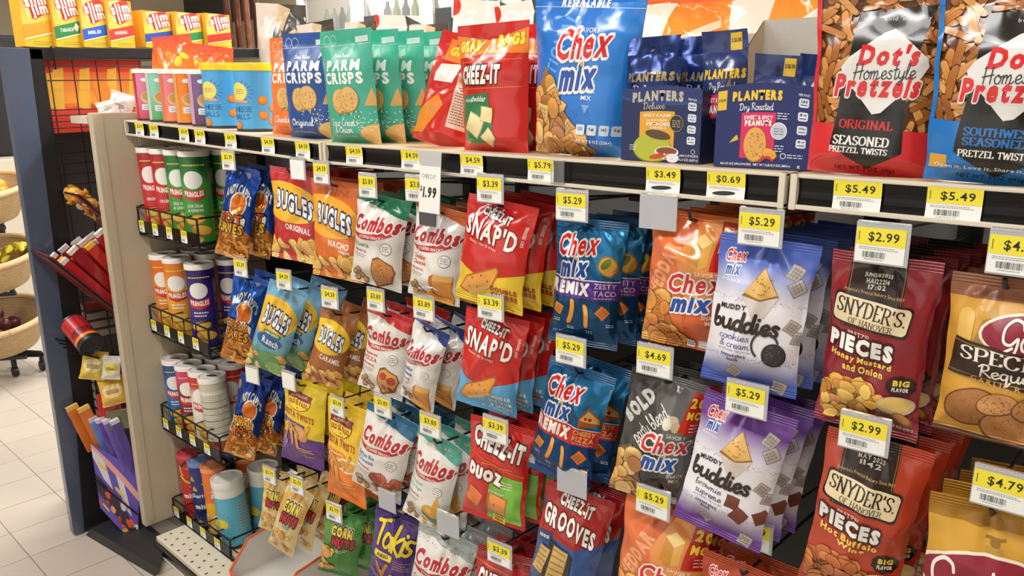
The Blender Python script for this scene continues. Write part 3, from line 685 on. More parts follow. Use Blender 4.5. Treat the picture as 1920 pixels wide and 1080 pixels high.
def chexbag(A, kind):
    if kind == 'cheddar':
        A.P([(0, 0), (34, 0), (58, 100), (0, 100)], '#e0713a'); A.P([(38, 30), (60, 4), (100, 0), (100, 55), (52, 60)], '#e39048')
        A.T('CHEDDAR', 20, 44, 78, 12, '#f0a878', b=.08, a=-68)
        A.P([(54, 18), (64, 13), (76, 18), (76, 34), (60, 38), (52, 34)], '#c98a35'); A.P([(54, 18), (64, 13), (76, 18), (66, 23)], '#f0cf85'); A.P([(66, 23), (76, 18), (76, 34), (66, 37)], '#dda54c')
        morebox(A, 80, 4, 40, 34); cols = ['#dc9440', '#e5a552', '#cf7f30']; back = '#c06a28'
    else:
        A.P([(0, 0), (30, 0), (74, 100), (30, 100), (0, 60)], '#3c3c3c'); A.P([(36, 0), (100, 0), (100, 100), (88, 100)], '#6b6b69')
        A.T('BOLD', 17, 26, 52, 11, '#c9c8c4', b=.1, a=-54); A.pen('party blend', 36, 36, 62, 11, '#f2f0ea', wt=.09, font='scr', a=-54)
        A.E(66, 30, 9, 5, '#d8cdb6').E(60, 32, 6, 4.5, '#efe6d2').E(72, 33, 6, 4, '#c9b894')
        morebox(A, 80, 8, 38, 30, 10); cols = ['#d9a55a', '#c99048', '#a9713a', '#e3ba74']; back = '#6a5236'
    A.T('SAVORY', 76, 40, 26, 3, '#f2e9e0', b=.01); A.T('SNACK', 85, 72, 22, 3, '#efe4da', b=.01); A.T('MIX', 86, 76, 14, 3, '#efe4da', b=.01)
    chexmix(A, 64, 55, 66, 29)
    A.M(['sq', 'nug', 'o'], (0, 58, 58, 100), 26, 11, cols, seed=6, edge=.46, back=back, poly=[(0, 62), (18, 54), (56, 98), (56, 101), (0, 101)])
    for k in range(3): A.R(56+k*13, 92, 10, 6, '#d9d6d0', r=2)
    A.T('120', 61, 95, 7, 2.6, '#333', b=.02)
    return A
def buddies(A, col, colt, f1, f2, acc):
    A.V(16, 40, col, '#eceaf0'); A.R(0, 40, 100, 35, '#eceaf0'); A.V(72, 92, '#eceaf0', col)
    rg = random.Random(5)
    for k in range(110): A.O(rg.random()*100, 37.5+abs(rg.gauss(0, 1.6)), .32, col, keep=k > 0)
    for k in range(130): A.O(rg.random()*100, 78.5-abs(rg.gauss(0, 2)), .36, col, keep=k > 0)
    chexmix(A, 20, 17, 22, 16); A.T('BRAND SNACK', 18, 28, 22, 2, '#eceaf4', b=.01)
    A.P([(34, 36), (52, 17), (72, 34), (56, 44)], '#9c6a34'); A.P([(36, 34), (52, 18), (70, 33), (54, 37)], '#e0b466'); A.P([(34, 36), (54, 38), (72, 34), (60, 48), (50, 50)], '#d6ccc4')
    for k in range(14): A.O(44+rg.random()*18, 24+rg.random()*10, .8, '#a9722e', keep=k > 0)
    A.T('MUDDY', 27, 44, 28, 3.4, '#2b2320', b=.04, sk=-.05); A.pen('buddies', 42, 52.5, 74, 12.5, '#33271f', wt=.17, font='scr')
    A.pen(f1, 32, 63, 34, 4.6, colt, wt=.1, font='scr'); A.pen(f2, 34, 68.4, 34, 4.6, colt, wt=.1, font='scr')
    A.T('artificially flavored', 34, 72.6, 36, 2.2, '#9a96ae', b=.0); A.T('coated chex', 34, 75.6, 27, 2.4, '#4c4868', b=.03); A.T('snack', 34, 78.6, 13, 2.2, '#4c4868', b=.03)
    for x, y, r, a in ((82, 18, 9, 20), (88, 27, 9, 55), (89, 52, 8, 30), (98, 59, 8, 12), (36, 88, 8, 40), (82, 94, 9, 15)): A.n += 1; A.piece('sq', x, y, r, '#aea69f', rg, a=a, edge=.47)
    if acc == 'cookie':
        A.S([(66+14*math.cos(t), 66+9*math.sin(t)) for t in np.linspace(2.2, 5.9, 12)], 2.2, '#3a3638'); A.O(76, 71, 12.5, '#1c1a1c').O(76, 70.5, 11.2, '#343134')
        for k in range(26): A.O(68+rg.random()*16, 65+rg.random()*11, .8, '#5a5656', keep=k > 0)
    else:
        for x, y, r, a in ((62, 67, 9, 5), (72, 75, 10, 30), (95, 73, 9, 60)):
            A.n += 1; A.piece('sq', x, y, r, '#6e3526', rg, a=a, edge=.55)
    return A
def snyder(A, f1, f2, pile, back, code):
    A.P([(20, 0), (70, 0), (74, 40), (14, 40)], '#2b1a16'); A.S([(22, 0), (17, 40)], .6, '#a5813f'); A.S([(68.5, 0), (72.5, 40)], .6, '#a5813f')
    for i, t in enumerate(code): A.T(t, 46, 11+i*3, 26-i*5, 2.5, '#e9e4dc', b=.03)
    A.T("America's Pretzel Bakery Since 1909", 44, 20.5, 58, 2.4, '#c7a76a', b=.0, sk=.06)
    for c, g in (('#1f1512', 0), ('#e9d6ae', 1.7)): A.R(5+g, 23+g*.7, 78-2*g, 17-1.4*g, c, a=6, r=5)
    A.pen("SNYDER'S.", 44, 29.7, 69, 8, '#1f1714', wt=.15, a=6); A.pen('OF HANOVER', 45, 36.9, 44, 3.2, '#2b201a', wt=.12, a=6)
    A.T('PRETZEL', 36, 43.5, 24, 2.6, '#e8cfc4', b=.02, sk=.1)
    A.T('PIECES', 38, 49.5, 66, 9.5, '#f7f5f0', b=.08, ol='#3a1210', olw=.16, sk=.12)
    A.T(f1, 40, 57.5, 62, 4.2, '#f0d35c', b=.05, sk=.1); A.T(f2, 44, 62.3, 40 if len(f2) > 6 else 30, 4.2, '#f0d35c', b=.05, sk=.1)
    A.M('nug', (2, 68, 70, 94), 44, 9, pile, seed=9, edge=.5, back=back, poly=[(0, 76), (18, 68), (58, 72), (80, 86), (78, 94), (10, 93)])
    A.P([(82+13*math.cos(t)*(1+.12*(k % 2)), 68+5.2*math.sin(t)*(1+.12*(k % 2))) for k, t in enumerate(np.linspace(0, 6.28, 21)[:-1])], '#2a1712')
    A.T('BIG', 82, 66.4, 15, 3.4, '#f0cf4c', b=.07); A.T('FLAVOR', 82, 70, 15, 2.3, '#f5f2ea', b=.05)
    A.E(80, 79, 18, 5.4, '#c7b49a').E(80, 78.4, 15.5, 4, '#e2c16a'); A.E(86, 87, 10, 3.4, '#8e5a22', a=30).E(86, 86.5, 8, 2.4, '#c98a3c', a=30)
    A.T('NET WT 5 OZ (141g)', 78, 93.4, 34, 2.2, '#efe2d8', b=.03, sk=.06)
    return A
def gardettos(A, special):
    if special:
        A.R(0, 0, 100, 13, '#8a5436'); A.E(20, 24, 8, 5, '#e0b45c').R(12, 24, 16, 14, '#e0b45c'); A.P([(36, 24), (48, 22), (50, 40), (28, 42)], '#a27a3a'); A.O(44, 20, 4.6, '#c99c54')
        A.E(86, 31, 52, 14, '#f0e2cc').E(86, 31, 49, 12.5, '#8e2034')
        A.pen("Gardetto's", 104, 30, 96, 17, '#f6f2ec', wt=.1, font='scr', ol='#6a1424', olw=.05)
        A.P([(12, 36), (100, 42), (100, 63), (6, 59)], '#2e1d14'); A.S([(12, 38), (100, 44)], .8, '#a57d40', sm=False); A.S([(7, 57), (100, 61)], .8, '#a57d40', sm=False)
        A.pen('SPECIAL', 66, 45.5, 96, 8, '#f2ece0', wt=.16, sk=.06); A.pen('Request', 70, 53.4, 64, 8, '#f2ece0', wt=.11, font='scr')
        A.T('GARLIC RYE', 62, 60.6, 62, 3.2, '#d9a35c', b=.01, sk=.05, sp=1.4)
        for x, y, rx, ry, c in ((36, 79, 30, 13, '#a86f3a'), (74, 87, 32, 13, '#bd8148'), (60, 73, 20, 7, '#c58c52'), (94, 73, 22, 9, '#b87c42')):
            A.E(x, y, rx, ry, '#6e4420', a=-18).E(x, y-.4, rx*.93, ry*.9, c, a=-18)
            rg = random.Random(int(x)); A.n += 1
            for k in range(40):
                t, q = rg.uniform(0, 6.28), rg.random()**.5*.8; A.O(x+rx*q*math.cos(t), y+ry*q*math.sin(t), .7, '#8e5a2c', keep=True)
        A.P([(0, 96), (100, 99), (100, 100), (0, 100)], '#5a3a1e')
    else:
        A.R(0, 0, 100, 12, '#a5741f'); A.O(54, 18, 4, '#8e6a26').R(47, 20, 14, 12, '#b58c38'); A.R(46, 15.4, 16, 1.3, '#8e6a26'); A.O(84, 21, 4, '#b58c38').R(76, 23, 16, 10, '#c39a48')
        A.E(54, 42, 60, 19, '#f0e4cc').E(54, 42, 57, 17.5, '#8e2034')
        A.pen("Gardetto's", 56, 41, 100, 21, '#f6f2ec', wt=.11, font='scr')
        A.T('Quality Since 1932', 58, 53.4, 62, 3, '#e8d2c0', b=.01, sk=.04)
        A.P([(0, 76), (100, 74), (100, 90), (0, 92)], '#2e1d14')
    return A
def twist(A, low, band, flav, queso):
    A.P([(0, 62 if queso else 66), (30, 58 if queso else 60), (100, 70 if queso else 66), (100, 100), (0, 100)], low)
    A.E(42, 24, 30, 10.5, '#7a1f28').E(42, 24.4, 28, 9.2, '#f2cf33'); A.P([(12, 13), (72, 16), (68, 23), (14, 20)], '#8c2330'); A.T('AUTHENTIC', 42, 18, 40, 2.6, '#f2d9a0', b=.02)
    A.T('OLD EL PASO', 42, 25, 48, 5.4, '#9c2a22', b=.05, sk=.08, arch=.2); A.O(42, 30.5, 1.6, '#9c2a22')
    A.T('FIESTA TWISTS', 42, 40, 78, 7.6, '#b5402a', b=.04, sk=.1)
    A.P([(2, 46), (62, 50), (60, 56), (2, 52)], band); A.T(flav, 34, 51, 40, 3.2, '#f6e8d8', b=.02, sk=.08)
    rg = random.Random(7)
    if queso: A.E(66, 60, 28, 7, '#efe3c8').E(66, 60, 24, 5, '#e3a63c')
    else: A.E(52, 60, 20, 8, '#c98a4a', a=25).E(52, 59, 16, 6, '#dfa868', a=25)
    for x, y, a in ((22, 58, 60), (30, 66, 75), (44, 70, 70), (14, 64, 100), (66, 58, 120), (36, 58, 40)): A.n += 1; A.piece('stick', x, y, 15, '#d08f42', rg, a=a, edge=.6)
    if not queso:
        for k in range(9): A.S([(22, 74), (22+20*math.cos(2.2+k*.26), 74+12*math.sin(2.2+k*.26)+4)], .7, '#a98ac9', sm=False)
    A.lines(50, 77, 34, 2, 2.6, '#e8c04a', 1.2, 2); A.lines(56, 86, 26, 1, 2.6, '#e8c04a', 1, 3)
    return A
def cornnuts(A, c3, pic):
    A.E(50, 30, 60, 20, c3)
    A.T('CORN', 50, 28, 56, 15, '#f2d648', b=.09, ol='#2a2418', olw=.18, ol2='#f4f2ea', olw2=.26, sk=.06); A.T('NUTS', 56, 44, 60, 15, '#c02336', b=.1, ol='#2a1416', olw=.18, sk=.06)
    A.lines(40, 54, 30, 2, 2.6, pic[1], 1.2, 2)
    A.M('o', pic[2], 16, 9, ['#cf9a4a', '#dcae5c', '#b98438'], seed=4, edge=.6)
    return A
def cheezit(A, y, h, w=74, x=46, sk=.08):
    A.T('CHEEZ-IT', x, y, w, h, '#f8f5f0', b=.07, sh=.1, ol='#5a0e0c', olw=.13, sk=sk); A.R(x+w*.16, y+h*.02+w*.16*sk*.6, 3.4, 2.2, '#e2a02c')
    return A
def D_hot(a): return capp(Art(a, '#1b48a6'), 'HOT', 'FRIES', '#e86a24', '#f0b52e')
def D_cfry(a): return capp(Art(a, '#2358b8'), 'CHEDDAR', 'FRIES', '#e0902a', '#e0902a')
def D_onion(a): return capp(Art(a, '#173c92'), 'ONION', 'RINGS', '#efa62c', '#ee8424')
def D_borig(a): return bugles(Art(a, '#c3242c'), 'ORIGINAL', 50, '#f2b92e', '#e9c06c')
def D_bnach(a):
    A = Art(a, '#dd6f2b'); A.R(0, 0, 100, 14, '#c9602a'); return bugles(A, 'NACHO', 40, '#efa92e', '#dfa24e', 'cheese')
def D_branch(a):
    A = Art(a, '#78b0d2'); A.V(64, 82, '#78b0d2', '#4e8f58'); A.R(0, 82, 100, 20, '#4e8f58'); bugles(A, ' ', 10, '#f0bd35', '#e9c88c')
    A.E(48, 62, 34, 8, '#24619e', a=8); A.T('Ranch', 52, 63, 44, 8, '#f2f4f4', b=.03, sk=.14); A.R(30, 51, 46, 4, '#2f7a4a', a=9); A.T('AND ONION', 52, 53, 38, 2.4, '#f0f4ec', b=.02, sk=.14); A.E(60, 84, 30, 9, '#5f9e58', a=12).E(76, 92, 22, 7, '#7fb264', a=12); return A
def D_bcar(a): return bugles(Art(a, '#a0602f'), 'CARAMEL', 58, '#efc32e', '#c9833c')
def D_cpizz(a): return combos(Art(a, '#e4e0d9'), '#157a54', ['Pizzeria'], '#2e9a6a', 'slice')
def D_cched(a): return combos(Art(a, '#e4e0d9'), '#d2662e', ['Cheddar', 'Cheese'], '#d8622a', 'block', hs=8)
def D_cpep(a): return combos(Art(a, '#e4e0d9'), '#cf2a2a', ['Pepperoni', 'PIZZA'], '#c23434', 'pep')
def D_ccrk(a): return combos(Art(a, '#e4e2de'), '#1f3f8e', ['Cheddar', 'Cheese'], '#2c4f9e', 'block', hs=7)
def D_cbuf(a): return combos(Art(a, '#e4e0d9'), '#1d6d95', ['Buffalo Blue', 'Cheese'], '#2f7fb5', 'wing')
def D_clay(a):
    A = combos(Art(a, '#e6e4dd'), '#4fae9c', ['7-Layer', 'Dip'], '#6fb8a4', 'bowl'); rg = random.Random(3)
    for k in range(14): A.R(rg.uniform(30, 96), rg.uniform(0, 12), 4, 1.4, '#e3b13c', a=rg.uniform(0, 90), keep=k > 0)
    return A
def D_cbot(a):
    A = combos(Art(a, '#e4e0d9'), '#a9b2ae', ['Cracker'], '#7a4a2a', 'slice'); rg = random.Random(5)
    for k in range(70): A.O(rg.uniform(0, 100), rg.uniform(1, 16), .55, '#3d4644', keep=k > 0)
    return A
def D_snd(a): return snapd(Art(a, '#c92420'), '#e9c52a', ['DOUBLE', 'CHEESE'], 'NET WT 2.2 OZ (62g)', '#b03820')
def D_sns(a): return snapd(Art(a, '#c92420'), '#5aa9d8', ['CHEDDAR', 'SOUR CREAM', '& ONION'], 'NET WT 2.2 OZ (62g)', '#e8f2f6')
def D_rt(a): return remix(Art(a, '#12446e'), '#5c3a94', 'ZESTY', 'TACO', '#d8c2e6', 'taco')
def D_rp(a): return remix(Art(a, '#14427a'), '#cc3834', 'CHEESY', 'PIZZA', '#efc66a', 'pizza')
def D_chd(a): return chexbag(Art(a, '#d86128'), 'cheddar')
def D_bold(a): return chexbag(Art(a, '#4f4f4e'), 'bold')
def D_bc(a): return buddies(Art(a, '#4461bd'), '#4461bd', '#5566b0', 'cookies', '& cream', 'cookie')
def D_bb(a): return buddies(Art(a, '#6a3a92'), '#6a3a92', '#5a4a66', 'brownie', 'supreme', 'brownie')
def D_bp(a):
    A = Art(a, '#a8431f'); chexmix(A, 20, 17, 22, 16); rg = random.Random(5)
    for x, y, r in ((50, 26, 14), (82, 20, 10), (88, 32, 10)): A.n += 1; A.piece('sq', x, y, r, '#8a7a6c', rg, a=20, edge=.5)
    A.R(0, 44, 100, 32, '#ece4da'); A.pen('buddies', 46, 60, 80, 15, '#33271f', wt=.17, font='scr'); return A
def D_sh(a): return snyder(Art(a, '#8c1f2c'), 'Honey Mustard', 'and Onion', ['#dca544', '#e8bb5c', '#c98a34', '#d98f4c'], '#8a5a22', ['JUN282025', 'HA122214', '17:02'])
def D_sb(a): return snyder(Art(a, '#b83f26'), 'Hot Buffalo', 'Wing', ['#b8622a', '#c9763a', '#a85424'], '#7a3a18', ['MAY 2025', '1142'])
def D_gs(a): return gardettos(Art(a, '#d09a3a'), True)
def D_gl(a): return gardettos(Art(a, '#cf9c36'), False)
def D_tc(a): return twist(Art(a, '#e6c820'), '#5c2f7e', '#5c2f7e', 'Cinnamon Churro', False)
def D_tq(a): return twist(Art(a, '#edc52a'), '#ea7a24', '#ea7a24', 'Queso', True)
def D_duoz(a):
    A = Art(a, '#c92822'); A.P([(44, 46), (94, 50), (94, 96), (40, 96)], '#72b53a'); A.P([(72, 48), (94, 50), (94, 96), (66, 96)], '#86c84a'); cheezit(A, 21, 19, 84, 50, .16)
    A.S([(6, 34), (96, 46)], 1.2, '#e2752a', sm=False); A.lines(28, 40, 50, 1, 2, '#e8a05a', .8)
    A.T('DUOZ', 34, 51, 56, 12, '#f8f5f0', b=.12, ol='#7a1612', olw=.18, sk=.16); A.lines(62, 54, 18, 3, 2.6, '#eef4e2', 1, 4); A.T('Parmesan', 56, 66, 26, 3, '#eef4e2', b=.01)
    rg = random.Random(2); A.piece('sq', 18, 76, 17, '#d8702e', rg, a=22, edge=.6); A.n += 1; A.piece('sq', 58, 78, 19, '#e08a3e', rg, a=8, edge=.6); A.O(54, 78, 1.6, '#8a4a1c')
    A.R(50, 90, 20, 8, '#e8d23a', a=8); A.T('100%', 60, 92.5, 14, 2.6, '#8a2a1a', b=.06, sk=.1); A.T('REAL', 60, 95.6, 14, 2.4, '#8a2a1a', b=.06, sk=.1); return A
def D_gro(a):
    A = Art(a, '#2c5496'); A.P([(0, 0), (100, 0), (100, 36), (60, 44), (0, 40)], '#a8201f'); cheezit(A, 12, 9, 50, 50, .12)
    A.T('GROOVES', 46, 28, 84, 15, '#f6f3ee', b=.05, ol='#5a0e0c', olw=.1, sk=.2, arch=.1); A.P([(4, 40), (26, 37), (24, 44), (2, 50)], '#1d3c78'); A.T('100%', 14, 43, 16, 3, '#f0f0ee', b=.04, sk=-.1)
    A.P([(24, 44), (64, 50), (60, 100), (14, 96)], '#1a1a20')
    for x, y, w, h, a_ in ((42, 62, 26, 30, 4), (15, 64, 18, 26, 10)):
        A.R(x-w/2, y-h/2, w, h, '#8e6a30', a=a_); A.R(x-w/2+1, y-h/2+.8, w-2, h-1.6, '#d6b26a', a=a_)
        for k in range(5): A.R(x-w/2+2, y-h/2+3+k*h/5.4, w-4, 1.4, '#a9803c', a=a_)
    A.T('CHEDDAR', 46, 85, 28, 4, '#f0eee8', b=.05, sk=.08); A.T('RANCH', 45, 90, 22, 4, '#f0eee8', b=.05, sk=.08); return A
def D_cno(a): return cornnuts(Art(a, '#e3c987'), '#e6bb60', ['ORIGINAL', '#c98a2c', (10, 64, 90, 96)])
def D_cnr(a): return cornnuts(Art(a, '#e0c890'), '#d9a850', ['RANCH', '#3f9ab0', (10, 64, 90, 96)])
def D_cng(a): return cornnuts(Art(a, '#3c7d33'), '#4f9440', ['JALAPENO', '#cfe3b0', (0, 56, 34, 92)])
def D_tak(a):
    A = Art(a, '#4a2a80'); A.V(0, 30, '#3a2070', '#55308e')
    for q in ([(14, 16), (40, 11)], [(27, 14), (20, 42)], [(52, 27), (42, 24), (34, 36), (40, 42), (52, 34), (54, 26), (51, 43)], [(62, 14), (56, 44)], [(76, 24), (61, 33), (72, 45)], [(80, 27), (76, 44)], [(82, 20), (83, 21)], [(97, 27), (88, 26), (86, 32), (94, 38), (88, 44), (80, 42)]):
        A.S(q, 9.5, '#2a1450', keep=False)
    for q in ([(14, 16), (40, 11)], [(27, 14), (20, 42)], [(52, 27), (42, 24), (34, 36), (40, 42), (52, 34), (54, 26), (51, 43)], [(62, 14), (56, 44)], [(76, 24), (61, 33), (72, 45)], [(80, 27), (76, 44)], [(82, 20), (83, 21)], [(97, 27), (88, 26), (86, 32), (94, 38), (88, 44), (80, 42)]):
        A.S(q, 6.4, '#efd62a', keep=False)
    A.R(16, 49, 42, 8, '#efd62a', r=3, a=4); A.T('FUEGO', 37, 53, 26, 4.4, '#2a1450', b=.06, sh=.2); A.lines(62, 54, 34, 4, 3, '#b98a4a', 1, 3)
    rg = random.Random(3)
    for x, y, a_ in ((30, 72, 60), (44, 70, 110), (38, 82, 80), (54, 80, 130), (24, 84, 45), (48, 90, 95)): A.n += 1; A.piece('stick', x, y, 17, '#b9742c', rg, a=a_, edge=.5)
    return A
def D_czb(a):
    A = Art(a, '#c22722'); A.R(0, 0, 100, 12, '#8c1a18'); A.S([(0, 14), (100, 22)], 1.4, '#e2922a', sm=False); cheezit(A, 32, 20, 92, 52, .14); A.S([(4, 45), (98, 54)], 1.2, '#e2752a', sm=False)
    rg = random.Random(2); A.piece('sq', 50, 74, 26, '#e08a34', rg, a=12, edge=.6); return A
# ------------------------------------------------------------------ the shop: floor, ceiling, walls
def plane_obj(name, a, b, m, ax='z'):
    mb = MB(); mb.box(a, b); o = mb.build(name, m); return tag(o, kind='structure')
def tile_material():
    m = bpy.data.materials.new('floor_tiles'); m.use_nodes = True; nt = m.node_tree; N, L = nt.nodes, nt.links; b = N['Principled BSDF']
    tc = N.new('ShaderNodeTexCoord'); br = N.new('ShaderNodeTexBrick'); br.offset = 0; br.squash = 1
    br.inputs['Scale'].default_value = 1; br.inputs['Brick Width'].default_value = .186; br.inputs['Row Height'].default_value = .186; br.inputs['Mortar Size'].default_value = .0016; br.inputs['Mortar Smooth'].default_value = .2
    br.inputs['Color1'].default_value = (*lin('#c6bbae'), 1); br.inputs['Color2'].default_value = (*lin('#c0b4a7'), 1); br.inputs['Mortar'].default_value = (*lin('#8a8078'), 1)
    mp = N.new('ShaderNodeMapping'); mp.inputs['Location'].default_value = (FLOOR_OX, FLOOR_OY, 0)
    L.new(tc.outputs['Object'], mp.inputs['Vector']); L.new(mp.outputs['Vector'], br.inputs['Vector'])
    n = N.new('ShaderNodeTexNoise'); n.inputs['Scale'].default_value = 3; n.inputs['Detail'].default_value = 6; L.new(tc.outputs['Object'], n.inputs['Vector'])
    mr = N.new('ShaderNodeMapRange'); mr.inputs['To Min'].default_value = .9; mr.inputs['To Max'].default_value = 1.06; L.new(n.outputs['Fac'], mr.inputs['Value'])
    mx = N.new('ShaderNodeMix'); mx.data_type = 'RGBA'; mx.blend_type = 'MULTIPLY'; mx.inputs['Factor'].default_value = 1
    L.new(br.outputs['Color'], mx.inputs['A']); L.new(mr.outputs['Result'], mx.inputs['B']); L.new(mx.outputs['Result'], b.inputs['Base Color'])
    bp = N.new('ShaderNodeBump'); bp.inputs['Strength'].default_value = .6; bp.inputs['Distance'].default_value = .002; bp.invert = True
    L.new(br.outputs['Fac'], bp.inputs['Height']); L.new(bp.outputs['Normal'], b.inputs['Normal']); b.inputs['Roughness'].default_value = .32
    return m
FLOOR_OX, FLOOR_OY = .023, -.011
plane_obj('floor', (-9, -3.5, -.05), (3, 4.5, 0), tile_material())
WALLP = mat('beige_wall', '#cbbfa4', rough=.8, noise=.04)
plane_obj('ceiling', (-9, -3.5, 2.75), (3, 4.5, 2.8), mat('ceiling_white', '#e8e4dc', rough=.9, noise=.03, nscale=3))
plane_obj('wall_back', (-9, 4.5, 0), (3, 4.6, 2.75), WALLP); plane_obj('wall_left', (-9.1, -3.5, 0), (-9, 4.5, 2.75), WALLP)
plane_obj('wall_right', (3, -3.5, 0), (3.1, 4.5, 2.75), WALLP); plane_obj('wall_front', (-9, -3.6, 0), (3, -3.5, 2.75), WALLP)
wf = MB()  # unseen window frame, added to go with the cool fill lamp
for x in (-3.6, -1.95, -.05, 1.6): wf.box((x-.04, -3.5, .45), (x+.04, -3.44, 2.25))
for z in (.45, 2.25): wf.box((-3.6, -3.5, z-.04), (1.6, -3.44, z+.04))
w_ = wf.build('added_window_frame', mat('added_frame_white', '#d9d9d6', rough=.4)); tag(w_, kind='structure')
# ------------------------------------------------------------------ gondola shelving
SHZ = 1.238        # top of the upper shelf
X0, X1 = -2.265, 1.0
JOINTS = [-2.265, -1.322, -0.377, 0.57]
PEGBLUE = mat('pegboard_panel', '#dcebf8', rough=.5, noise=.02)
g = empty('gondola_frame', (-1.32, .42, 0)); tag(g, 'almond steel gondola frame with pale blue pegboard back and end panel', 'shelving')
def rel(o, parent): 
    o.parent = parent; o.matrix_parent_inverse = Matrix.Translation(-parent.location); return o
def pegboard():
    m = PEGBLUE; o = MB().box((X0, .405, 1.04), (X1, .425, 1.262)).build('pegboard', m); rel(o, g)
    rel(MB().box((X0, .406, .06), (X1, .425, 1.0395)).build('shaded_lower_pegboard', mat('painted_peg_shade', '#1d1f23', rough=.6)), g)  # lower pegboard in near-black: the shade behind the bags is put into its colour
    hp = MB()
    for i in range(100):
        for zz in (1.20, 1.175, 1.15):
            x = X0+.02+i*.0254
            if x < X1: hp.add([(x+.003*math.cos(t), .4046, zz+.003*math.sin(t)) for t in np.linspace(0, 6.28, 9)[:-1]], [tuple(range(8))[::-1]], '#18181a')
    h = hp.build('peg_holes', PAPER, None); h.parent = o
pegboard()
pan = MB().box((-2.298, -.088, .045), (-2.268, .43, 1.284)).build('end_panel', mat('tan_end_panel', '#c4b79e', rough=.5, noise=.05), None, bevel=.003); rel(pan, g)
tr = MB(); tr.box((-2.2675, -.076, .06), (-2.2655, -.062, 1.27)); tr.box((-2.2675, .02, .06), (-2.2655, .026, 1.22)); t_ = tr.build('panel_seam', mat('tan_end_panel', '#c4b79e')); t_.parent = pan; t_.matrix_parent_inverse = g.matrix_world.inverted() if False else Matrix()
t_.location = (1.32, -.42, 0); t_.location = (0, 0, 0)
cap = MB().box((-2.262, .4, 1.262), (X1, .44, 1.28)).build('top_cap', ALMOND); rel(cap, g)
for i in range(3):
    rel(MB().box((JOINTS[i]-.012 if i else X0, .385, .05), (JOINTS[i]+.012 if i else X0+.012, .405, 1.235)).build('upright', mat('dark_upright', '#23262b', rough=.45)), g)
# base deck of perforated almond steel with a black kick and price rail
PERF = None
def deck():
    d = empty('base_deck', (-1.5, -.05, 0)); tag(d, 'perforated almond base shelf low along the floor under the hanging bags', 'shelf')
    o = MB().box((-2.195, -.09, .028), (X1, .38, .045)).build('deck_plate', mat('almond_deck', '#ded6c2', rough=.4), None, bevel=.003); rel(o, d)
    hp = MB()
    for i in range(50):
        for j in range(3):
            x, y = -2.175+i*.042+(.0 if j % 2 else .02), -.078+j*.025
            hp.add([(x+.0035*math.cos(t), y+.0045*math.sin(t), 0.0454) for t in np.linspace(0, 6.28, 11)[:-1]], [tuple(range(10))], '#4a4436')
    h = hp.build('perforations', PAPER); h.parent = o
    rel(MB().box((-2.195, -.1, .008), (X1, -.0905, .027)).build('price_rail', mat('black_rail', '#1b1b1d', rough=.3, coat=.3)), d)
    rel(MB().box((-2.195, -.103, .002), (X1, -.0905, .008)).build('rail_lip', ALMOND), d)
    rel(MB().box((-2.2, -.085, 0), (X1, .38, .0275)).build('kick_plate', mat('kick_black', '#1d1c1d', rough=.5)), d)
deck()
# upper shelf in three sections, each with its own price channel
RAIL = mat('black_price_channel', '#08080a', rough=.22, spec=.3)
SHELFM = mat('shelf_top_tan', '#d8bb94', rough=.4, noise=.05)
def shelf_z(x):       # left section sits a little higher at its far end
    return SHZ + (.026*(x-JOINTS[1])/(JOINTS[0]-JOINTS[1]) if x < JOINTS[1] else 0)
for i in range(3):
    a, b = JOINTS[i]+.003, min(JOINTS[i+1], X1)-.003
    nm = ['far left', 'middle', 'near right'][i]
    s = empty('display_shelf', ((a+b)/2, 0, SHZ)); tag(s, nm+' section of the upper steel shelf with black price channel', 'shelf', 'upper shelf sections')
    za, zb = shelf_z(a)-SHZ, shelf_z(b)-SHZ; L_ = (b-a)/2
    def sheared(mb):
        mb.v = [(v[0], v[1], v[2]+za+(zb-za)*(v[0]+L_)/(2*L_)) for v in mb.v]; return mb
    sheared(MB().box((-L_, .004, -.012), (L_, .40, 0))).build('shelf_plate', SHELFM, s, bevel=.001)
    fr = MB(); fr.box((-L_, -.006, -.0045), (L_, .006, 0)); fr.box((-L_, -.008, -.041), (L_, .006, -.0355)); fr.box((-L_, .0, -.04), (L_, .004, -.003))
    for e in (-L_, L_-.008): fr.box((e, -.009, -.042), (e+.008, .004, .0))
    sheared(fr).build('front_lip', ALMOND, s, bevel=.0012)
    ch = MB(); n = 8
    for k in range(n):    # concave channel insert
        z0, z1 = -.0355+.031*k/n, -.0355+.031*(k+1)/n; y = lambda z: -.004+.0035*(1-((z+.02)/.0155)**2)
        ch.add([(-L_+.008, y(z0), z0), (L_-.008, y(z0), z0), (L_-.008, y(z1), z1), (-L_+.008, y(z1), z1)], [(0, 1, 2, 3)])
    sheared(ch).build('price_channel', RAIL, s, smooth=True)
    br = MB()
    for x in (-L_+.01, L_-.014): br.hexa([(x, .02, -.045), (x+.004, .02, -.045), (x+.004, .4, -.06), (x, .4, -.06), (x, .02, -.012), (x+.004, .02, -.012), (x+.004, .4, -.012), (x, .4, -.012)])
    br.build('shelf_bracket', ALMOND, s)
